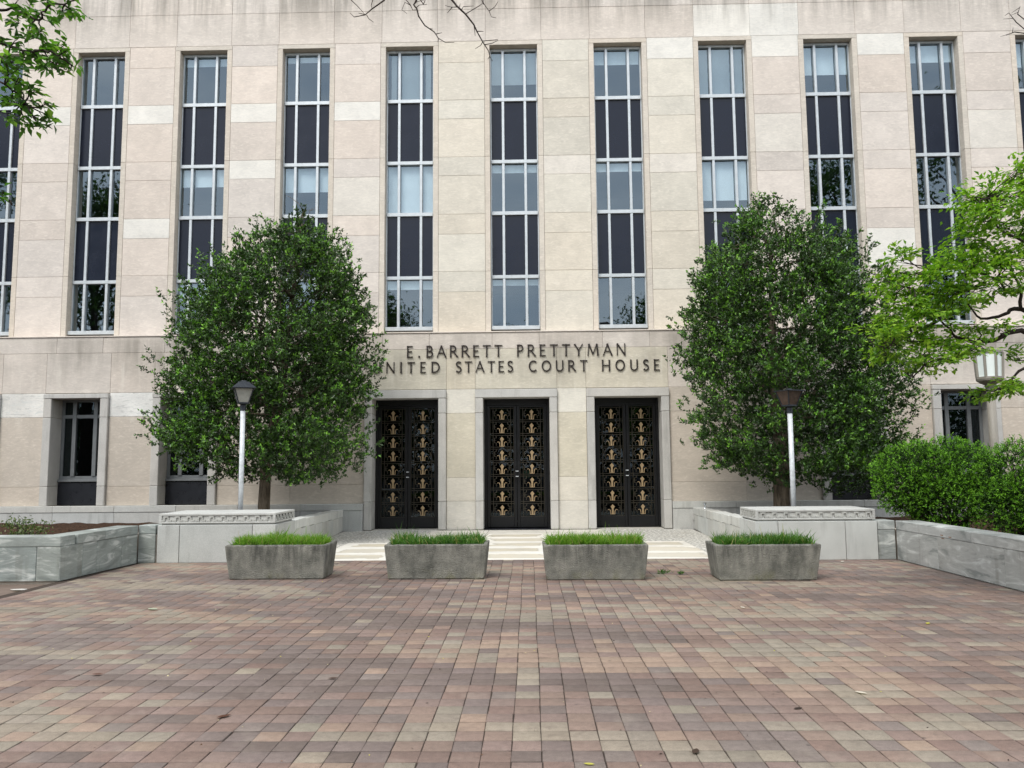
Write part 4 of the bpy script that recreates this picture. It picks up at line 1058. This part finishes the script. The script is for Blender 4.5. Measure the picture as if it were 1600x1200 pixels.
RL = [[(6.93, 3.4), (6.63, 3.72), (6.39, 3.64), (6.1, 3.59), (5.84, 3.82)], [(6.91, 3.07), (6.49, 3.4), (6.16, 3.29), (5.98, 3.31), (5.85, 3.41), (5.6, 3.54), (5.53, 3.7)], [(5.98, 3.31), (5.71, 3.09), (5.31, 3.01), (5.18, 2.85)], [(6.63, 3.72), (6.58, 4.06), (6.44, 4.4), (6.3, 4.65)], [(6.99, 3.07), (6.58, 2.96), (6.37, 2.76), (6.24, 2.68)], [(6.99, 4.22), (6.69, 4.56), (6.47, 4.81), (6.25, 5.16), (6.08, 4.99)], [(6.82, 4.06), (6.57, 3.94), (6.22, 4.07), (5.86, 4.2), (5.46, 4.24)], [(5.58, 3.58), (5.25, 3.42), (4.92, 3.26)], [(6.22, 4.07), (5.68, 3.91), (5.12, 4.0)]]
RS = [(5.04, 4.21), (5.22, 4.18), (5.42, 4.16), (5.62, 4.24), (5.86, 4.2), (6.1, 4.17), (5.04, 4.0), (5.24, 3.96), (5.45, 3.99), (5.69, 3.95), (5.92, 3.9), (6.17, 3.98), (4.95, 3.75), (5.11, 3.71), (5.35, 3.75), (5.59, 3.7), (5.83, 3.74), (4.86, 3.51), (5.01, 3.46), (5.26, 3.5), (5.46, 3.46), (4.8, 3.3), (4.96, 3.26), (5.16, 3.26), (5.37, 3.3), (5.56, 3.25), (5.15, 3.05), (5.31, 3.01), (5.51, 3.09), (5.8, 3.13), (6.0, 3.21), (6.36, 3.2), (6.52, 3.24), (5.15, 4.41), (5.67, 4.36), (6.04, 4.4), (6.27, 4.32), (6.47, 4.23), (6.08, 5.03), (6.25, 5.16), (6.42, 5.32), (6.59, 5.4), (6.76, 5.53), (6.7, 5.23), (6.53, 5.07), (6.31, 4.9), (6.03, 4.86), (6.46, 4.73), (6.67, 4.81), (6.61, 4.48), (6.67, 4.23), (6.37, 4.52), (6.21, 4.61), (6.43, 3.08), (6.58, 3.0), (6.33, 2.76), (6.45, 2.84), (6.6, 2.75), (6.24, 2.68), (6.59, 3.16), (5.97, 3.41), (6.22, 3.45), (5.78, 4.07), (5.52, 3.87), (5.3, 3.62), (6.12, 3.82), (6.33, 3.9), (6.13, 5.16), (6.8, 4.98), (6.78, 4.56), (6.14, 4.78), (7.1, 5.3), (7.3, 4.9), (7.2, 4.4), (7.4, 5.7), (7.0, 3.9), (7.3, 3.6)]
spray_tree('maple_tree', [(8.6, 10.4, .25), (8.5, 10.35, 1.4), (8.35, 10.3, 2.6), (8.0, 10.3, 3.5), (7.5, 10.2, 4.2), (7.2, 10.2, 5.0)], [.16, .13, .12, .10, .07, .04], RL, RS, 10.2, .55,
           'spreading tree with bright yellow green leaves reaching in from the right edge', .085, .50, 84, .19, 'leafb', [(112, 154, 44), (140, 178, 58), (86, 128, 40), (160, 190, 76)], [.34, .32, .20, .14], 21, .30, 1)
LL = [[(-5.17, 6.13), (-4.86, 6.22), (-4.67, 6.29), (-4.41, 6.18), (-4.29, 6.28), (-3.97, 6.34)], [(-5.16, 6.0), (-4.78, 5.96), (-4.52, 5.86), (-4.26, 5.82), (-4.08, 5.72)], [(-5.14, 5.67), (-4.75, 5.53), (-4.56, 5.4), (-4.42, 5.24), (-4.37, 5.14)], [(-5.07, 4.51), (-4.75, 4.41), (-4.61, 4.37), (-4.55, 4.3)]]
LS = [(-4.73, 6.32), (-4.61, 6.35), (-4.45, 6.32), (-4.29, 6.34), (-4.13, 6.34), (-4.03, 6.34), (-4.66, 6.19), (-4.5, 6.22), (-4.4, 6.08), (-4.53, 6.05), (-4.68, 6.02), (-4.39, 5.92), (-4.24, 5.88), (-4.11, 5.85), (-4.10, 5.75), (-4.19, 5.68), (-4.32, 5.79), (-4.46, 5.85), (-4.61, 5.86), (-4.73, 5.76), (-4.57, 5.69), (-4.69, 5.6), (-4.5, 5.53), (-4.44, 5.43), (-4.52, 5.37), (-4.42, 5.3), (-4.45, 5.2), (-4.55, 5.27), (-4.68, 5.4), (-4.71, 5.24), (-4.54, 5.17), (-4.64, 4.37), (-4.76, 6.16), (-4.22, 6.3), (-4.36, 5.33), (-4.54, 5.6), (-4.76, 5.99), (-5.1, 6.3), (-5.1, 5.9), (-5.0, 5.5), (-5.2, 6.7), (-5.0, 6.6), (-4.6, 6.6), (-5.3, 5.3)]
spray_tree('magnolia_tree', [(-9.0, 8.2, -.06), (-8.8, 8.1, 1.5), (-8.4, 7.9, 3.2), (-7.6, 7.7, 4.6), (-6.6, 7.5, 5.6), (-5.8, 7.4, 6.1)], [.20, .16, .14, .12, .09, .05], LL, LS, 7.4, .28,
           'leafy green branches of a tree hanging into the top left corner', .11, .48, 20, .085, 'leafm', [(74, 116, 42), (98, 144, 54), (56, 90, 38), (128, 166, 70)], [.36, .3, .22, .12], 31, .8, 0, .016)
# bare twigs hanging in from above, all of one leafless tree that stands to the right
TW = [[(-0.971, 6.185), (-1.094, 6.096), (-1.155, 6.044), (-1.257, 6.019), (-1.298, 6.065)], [(-1.289, 6.192), (-1.227, 6.126), (-1.16, 6.049)], [(-1.084, 6.188), (-1.099, 6.134), (-1.089, 6.102)], [(-1.139, 6.038), (-1.118, 5.995), (-1.072, 5.959)], [(-1.155, 6.044), (-1.218, 6.057)], [(-0.669, 6.179), (-0.695, 6.131), (-0.664, 6.087), (-0.648, 6.017), (-0.592, 5.936), (-0.5, 5.853), (-0.459, 5.789), (-0.393, 5.75), (-0.312, 5.759)], [(-0.766, 6.181), (-0.725, 6.126), (-0.705, 6.083), (-0.669, 6.087)], [(-0.72, 6.126), (-0.777, 6.151), (-0.807, 6.085), (-0.761, 6.052)], [(-0.695, 6.131), (-0.664, 6.162), (-0.592, 6.172)], [(-0.669, 6.103), (-0.643, 6.13), (-0.567, 6.131)], [(-0.603, 6.134), (-0.582, 6.177)], [(-0.485, 5.837), (-0.429, 5.854)], [(-0.459, 5.789), (-0.464, 5.762)], [(-0.541, 5.892), (-0.512, 5.886)], [(-0.332, 6.172), (-0.286, 6.101), (-0.205, 6.029), (-0.129, 5.931), (-0.098, 5.856), (-0.043, 5.754), (0.007, 5.673), (0.022, 5.609), (0.045, 5.571)], [(-0.205, 6.029), (-0.072, 6.107), (-0.036, 6.122), (0.02, 6.057), (0.039, 5.987), (0.085, 5.975)], [(0.02, 6.057), (0.071, 6.093), (0.102, 6.151)], [(-0.036, 6.122), (-0.036, 6.165)], [(-0.043, 5.754), (-0.064, 5.717), (-0.114, 5.686)], [(-0.043, 5.759), (0.099, 5.765)], [(-0.023, 5.724), (0.048, 5.736), (0.099, 5.765)], [(-0.093, 5.856), (-0.037, 5.86)], [(-0.286, 6.101), (-0.337, 6.099), (-0.398, 6.119)], [(-0.332, 6.098), (-0.378, 6.044)], [(-0.266, 6.079), (-0.255, 6.138)], [(-0.245, 6.068), (-0.225, 6.105), (-0.128, 6.106)], [(-0.129, 5.931), (-0.119, 5.867), (-0.116, 5.819)], [(0.022, 5.609), (0.002, 5.58)]]
TWR = [[(4.202, 5.113), (4.147, 5.167), (4.094, 5.246)], [(4.199, 5.077), (4.127, 5.089), (4.062, 5.064)], [(4.207, 5.191), (4.161, 5.234), (4.185, 5.296)]]
root = empty('bare_tree', (8.7, 5.2, .3), 'leafless tree whose dark twigs hang into the top of the picture', 'tree')
m = MB(); rg = random.Random(4)
m.tube([(8.7, 5.2, .2), (8.6, 5.2, 2), (8.3, 5.3, 4.5), (7.6, 5.6, 6.6), (6.6, 6.0, 8.0)], [.2, .16, .14, .12, .09], 10)
bough = [Vector(p) for p in ((6.6, 6.0, 8.0), (4.4, 6.6, 8.9), (2.4, 7.0, 8.8), (.8, 7.2, 8.2), (-.4, 7.2, 7.5), (-1.4, 7.2, 7.2))]
m.tube(bough, [.09, .075, .06, .045, .032, .015], 8)
m.obj('trunk', 'barkd', root, True)
main = {0: .008, 5: .009, 14: .010}
def branch_of(ids):
    m = MB()
    for i in ids:
        pts = [Vector((px, 7.2 + (rg.gauss(0, .012) if k else 0), pz)) for k, (px, pz) in enumerate(TW[i])]
        r0 = main.get(i, .0042)
        m.tube(pts, [r0 + (.0022 - r0) * k / (len(pts) - 1) for k in range(len(pts))], 6)
        if i in main or i in (1, 2, 6, 10, 17):
            q = min((bough[3].lerp(bough[4], f) if f < 1 else bough[4].lerp(bough[5], f - 1) for f in (0, .3, .6, .9, 1.2, 1.5, 1.8)), key=lambda v: (v - pts[0]).length)
            limb(m, q, pts[0], max(.012, r0 * 1.8), r0, .10, 7, 6, rg)
    m.obj('branch', 'barkd', root)
for ids in (range(0, 5), range(5, 14), range(14, 28)): branch_of(ids)
m = MB(); j = Vector((4.6, 5.9, 5.25)); limb(m, (8.05, 5.4, 5.2), j, .03, .010, .08, 8, 6, rg)
for t in TWR:
    pts = [j] + [Vector((px, 6.0, pz)) for px, pz in t]; m.tube(pts, [.008, .005, .004, .002], 5)
    for k in range(2):
        a = pts[2].lerp(pts[3], rg.random()); m.tube([a, a + Vector((rg.uniform(-.08, .02), 0, rg.uniform(-.05, .06)))], [.003, .0015], 4)
m.obj('branch', 'barkd', root)

# yew shrubs along the right wall
def yew(x, y, lobes, label, seed):
    root = empty('yew_shrub', (x, y, .3), label, 'shrub', 'yew shrubs along the right wall')
    rn = np.random.default_rng(seed); PB, DB, TB = [], [], []
    for cx, cy, cz, rx, ry, rz in lobes:
        n = int(3900 * (rx * rz)); u = unit(rn.normal(size=(n, 3))); r = 1 - .5 * rn.random(n) ** 2.2
        r *= 1 + .13 * wobble(u, 3.5, seed + cx) + .09 * wobble(u, 8, seed)
        p = np.array([cx, cy, cz]) + u * np.array([rx, ry, rz]) * r[:, None]; ok = p[:, 2] > .42
        p, u, r = p[ok], u[ok], r[ok]; k = 14; tw = unit(u + np.array([0, 0, .35]) + rn.normal(size=u.shape) * .4)
        s = rn.uniform(0, .13, (len(p), k))
        PB.append((p[:, None] + tw[:, None] * s[..., None]).reshape(-1, 3)); DB.append(unit(tw[:, None] * .8 + rn.normal(size=(len(p), k, 3)) * .55).reshape(-1, 3))
        tip = (s > .06) & (r[:, None] > .78)
        a = tones(len(p) * k, [(30, 54, 17), (46, 78, 22), (62, 100, 28)], [.4, .35, .25]).reshape(len(p), k, 3); b = tones(len(p) * k, [(106, 160, 38), (130, 184, 50), (84, 134, 34)], [.4, .3, .3]).reshape(len(p), k, 3)
        TB.append(np.where(tip[..., None], b, a).reshape(-1, 3))
    PB, DB, TB = map(np.concatenate, (PB, DB, TB)); L = rn.uniform(.032, .055, len(PB))
    leaves('foliage', PB, DB, L, L * .30, TB, 'yew', root)
    m = MB(); rg = random.Random(seed)
    for cx, cy, cz, rx, ry, rz in lobes:
        for i in range(9):
            limb(m, (x + rg.gauss(0, .12), y + rg.gauss(0, .12), .22), (cx + rg.uniform(-.7, .7) * rx, cy + rg.uniform(-.7, .7) * ry, cz + rg.uniform(-.5, .5) * rz), .03, .008, .15, 6, 5, rg)
    m.obj('stem', 'barkd', root, True)
yew(8.5, 16.3, [(8.0, 16.2, 1.55, .74, .7, .55), (8.75, 16.3, 1.50, .85, .8, .68), (8.5, 16.0, 1.05, .80, .7, .50), (7.75, 16.2, 1.25, .5, .5, .45)], 'rounded yew shrub at the left end of the hedge on the right wall', 5)
yew(9.75, 15.4, [(9.55, 15.3, 1.46, .75, .8, .66), (9.9, 15.2, 1.05, .85, .75, .58), (9.2, 15.2, .95, .60, .6, .45)], 'yew shrub in the middle of the hedge below the opal lantern', 6)
yew(10.9, 14.8, [(10.5, 14.8, 1.46, .85, .8, .72), (10.9, 14.6, 1.0, 1.0, .8, .60), (11.6, 14.8, 1.3, .8, .8, .7)], 'yew shrub cut by the right edge of the picture', 8)

# rose bush in the mulch
rb = empty('rose_bush', (-10.7, 17.6, .26), 'small scraggly rose bush in the mulch behind the left wall', 'plant')
rn = np.random.default_rng(2); m = MB(); rg = random.Random(9); PB, DB = [], []
for i in range(16):
    e = Vector((-10.72 + rg.uniform(-.3, .75), 17.6 + rg.uniform(-.3, .3), .34 + rg.uniform(.05, .30 if i > 1 else .35)))
    if i < 2: e = Vector((-10.92 + i * .26, 17.6, .70))
    limb(m, (-10.6 + rg.gauss(0, .12), 17.6, .25), e, .010, .005, .12, 5, 5, rg)
    k = 26 if i > 1 else 10; PB.append(np.array(e) + rn.normal(size=(k, 3)) * np.array([.10, .1, .05])); DB.append(rn.normal(size=(k, 3)))
m.obj('stem', 'barkd', rb, True)
PB, DB = np.concatenate(PB), np.concatenate(DB)
leaves('foliage', PB, DB, rn.uniform(.05, .08, len(PB)), .035, tones(len(PB), [(74, 96, 52), (104, 122, 70), (142, 152, 112)], [.5, .35, .15]), 'leafm', rb)

# weeds in the joints
def weed(x, y, r, n, label):
    rn = np.random.default_rng(int(x * 10)); a = rn.uniform(0, 6.283, n); D = np.c_[np.cos(a), np.sin(a), rn.uniform(.2, 1.0, n)]
    Pb = np.c_[x + rn.normal(size=n) * r * .5, y + rn.normal(size=n) * r * .4, rn.uniform(-.004, .03, n)]
    root = empty('weed', (x, y, 0), label, 'weed', 'weeds in the paving joints')
    leaves('foliage', Pb, D, rn.uniform(.04, .08, n), .02, tones(n, [(66, 104, 44), (90, 128, 58)], [.6, .4]), 'leafm', root)
    MB().tube([(x, y, -.01), (x + .01, y, .05)], .004, 5).obj('stem', 'leafm', root)
weed(2.55, 13.55, .10, 46, 'green weed between the third and fourth planters')
weed(2.78, 13.42, .05, 18, 'smaller weed just right of the taller one between planters')

# fallen leaves, then the finer crumbs
LIT = [(-1.88, 6.0, .055, (88, 58, 44), 'dark curled brown leaf on the paving at lower left'), (-1.34, 7.04, .045, (80, 60, 50), 'dark fallen leaf on the paving left of centre'), (-3.45, 7.2, .05, (96, 66, 54), 'reddish brown fallen leaf on the paving at far left'),
       (-4.47, 10.42, .09, (176, 182, 160), 'pale torn leaf lying on the paving before the left planter'), (1.37, 5.27, .05, (70, 56, 46), 'dark fallen leaf low on the paving right of centre'), (.69, 5.06, .035, (186, 180, 84), 'yellow fallen leaf at the bottom edge of the paving'),
       (2.92, 6.56, .05, (206, 196, 180), 'pale petal on the paving at lower right'), (2.3, 6.16, .04, (64, 54, 48), 'small dark fallen leaf right of the pale petal'), (2.99, 10.34, .05, (214, 206, 192), 'pale petal on the paving before the right planter'),
       (4.76, 9.28, .05, (190, 182, 80), 'yellowish fallen leaf on the paving at right'), (-7.46, 12.41, .16, (206, 202, 196), 'white scrap lying beside the left wall corner'), (6.0, 14.97, .07, (214, 208, 198), 'white scrap at the foot of the right pedestal')]
for x, y, s, c, lab in LIT:
    a = RNG.uniform(0, 6.28); z = .006 if x > -7.3 else -.044; V = []
    for t, w in ((-1, .0), (-.5, .36), (.1, .46), (.6, .28), (1, 0)):
        for e in (-1, 1): V.append((x + s * (t * math.cos(a) - e * w * math.sin(a)), y + s * (t * math.sin(a) + e * w * math.cos(a)), z + s * .22 * abs(e * w) + s * .10 * t * t))
    tone = np.repeat(np.array([srgb(*c)]), 10, 0)
    o = bpy.data.objects.new('fallen_leaf', np_mesh('fallen_leaf', np.array(V), np.array([(0, 1, 3, 2), (2, 3, 5, 4), (4, 5, 7, 6), (6, 7, 9, 8)]), tone))
    tag(link(o, None, 'litter'), lab, 'leaf', 'leaves and scraps lying on the paving')
n = 750
Pl = np.c_[NR.uniform(-7, 7, n), NR.uniform(3, 15.5, n), np.full(n, .004)]; a = NR.uniform(0, 6.283, n)
o = leaves('leaf_crumbs', Pl, np.c_[np.cos(a), np.sin(a), np.zeros(n)], NR.uniform(.008, .03, n), NR.uniform(.006, .014, n), tones(n, [(62, 50, 44), (206, 194, 150), (196, 190, 84), (120, 86, 60)], [.5, .2, .12, .18]), 'litter', None, up=np.array([[0, 0, 1.0]]), fold=.1, droop=.0)
tag(o, 'crumbs of leaf and petal scattered over the paving', 'litter', kind='stuff')

# ================================================================== street trees behind the viewer, seen mirrored in the glass
def street_tree(x, y, h, r, label, seed):
    root = empty('street_tree', (x, y, -.16), label, 'tree', 'street trees mirrored in the windows')
    rn = np.random.default_rng(seed); m = MB(); rg = random.Random(seed)
    m.tube([(x, y, -.2), (x + .1, y, h * .2), (x, y, h * .45), (x + .2, y, h * .8)], [h * .022, h * .017, h * .013, h * .004], 8)
    PB = []
    for i in range(34):
        th = rg.uniform(0, 6.283); zz_ = rg.uniform(.32, .97); rr = r * math.sqrt(max(.05, 1 - ((zz_ - .6) / .42) ** 2)) * rg.uniform(.35, .95)
        c = Vector((x + rr * math.cos(th), y + rr * math.sin(th), h * zz_)); limb(m, (x, y, h * max(.2, zz_ - .25)), c, h * .006, .02, .12, 5, 4, rg)
        k = 260; PB.append(np.array(c) + rn.normal(size=(k, 3)) * np.array([1, 1, .7]) * r * .17)
    PB = np.concatenate(PB); L = rn.uniform(.22, .42, len(PB))
    leaves('crown', PB, rn.normal(size=PB.shape), L, L * .6, tones(len(PB), [(46, 70, 32), (62, 92, 40), (84, 112, 48)], [.4, .4, .2]), 'leafm', root)
    m.obj('trunk', 'barkd', root, True)
for i, (x, y, h, r, lab) in enumerate(((-30, -8, 22, 6, 'tall street tree mirrored in the windows at far left'), (-15, -26, 17.5, 6, 'street tree mirrored in the low windows left of the doors'), (-3, -34, 15.5, 5.5, 'street tree mirrored low in the window left of centre'),
                                        (5, -30, 15.5, 5.5, 'street tree mirrored low in the window above the middle door'), (14, -28, 17, 6, 'street tree mirrored low in the window above the right door'), (23.5, -10, 24, 6.5, 'tall street tree mirrored in the windows right of the right tree'), (30.5, -6, 26, 7.5, 'tall street tree mirrored in the windows at far right'), (-38, -3, 25, 7, 'tall street tree mirrored in the leftmost cut window'))):
    street_tree(x, y, h, r, lab, 40 + i)
# the far side of the street reads as one dark belt of trees in the lowest panes
n = 26000; rn = np.random.default_rng(77)
Pt = np.c_[rn.uniform(-75, 75, n), -46 + rn.normal(size=n) * 2.5, np.zeros(n)]; hh = 9.5 + 2.2 * wobble(Pt, .16, 1.0) + 1.2 * wobble(Pt, .5, 2.0)
Pt[:, 2] = -.16 + hh * rn.random(n) ** .8
L = rn.uniform(.5, .9, n)
tag(leaves('tree_belt', Pt, rn.normal(size=(n, 3)), L, L * .6, tones(n, [(40, 60, 28), (54, 80, 36), (70, 98, 44)], [.4, .4, .2]), 'leafm'), 'dark belt of trees across the street mirrored in the lowest panes', 'trees', kind='stuff')
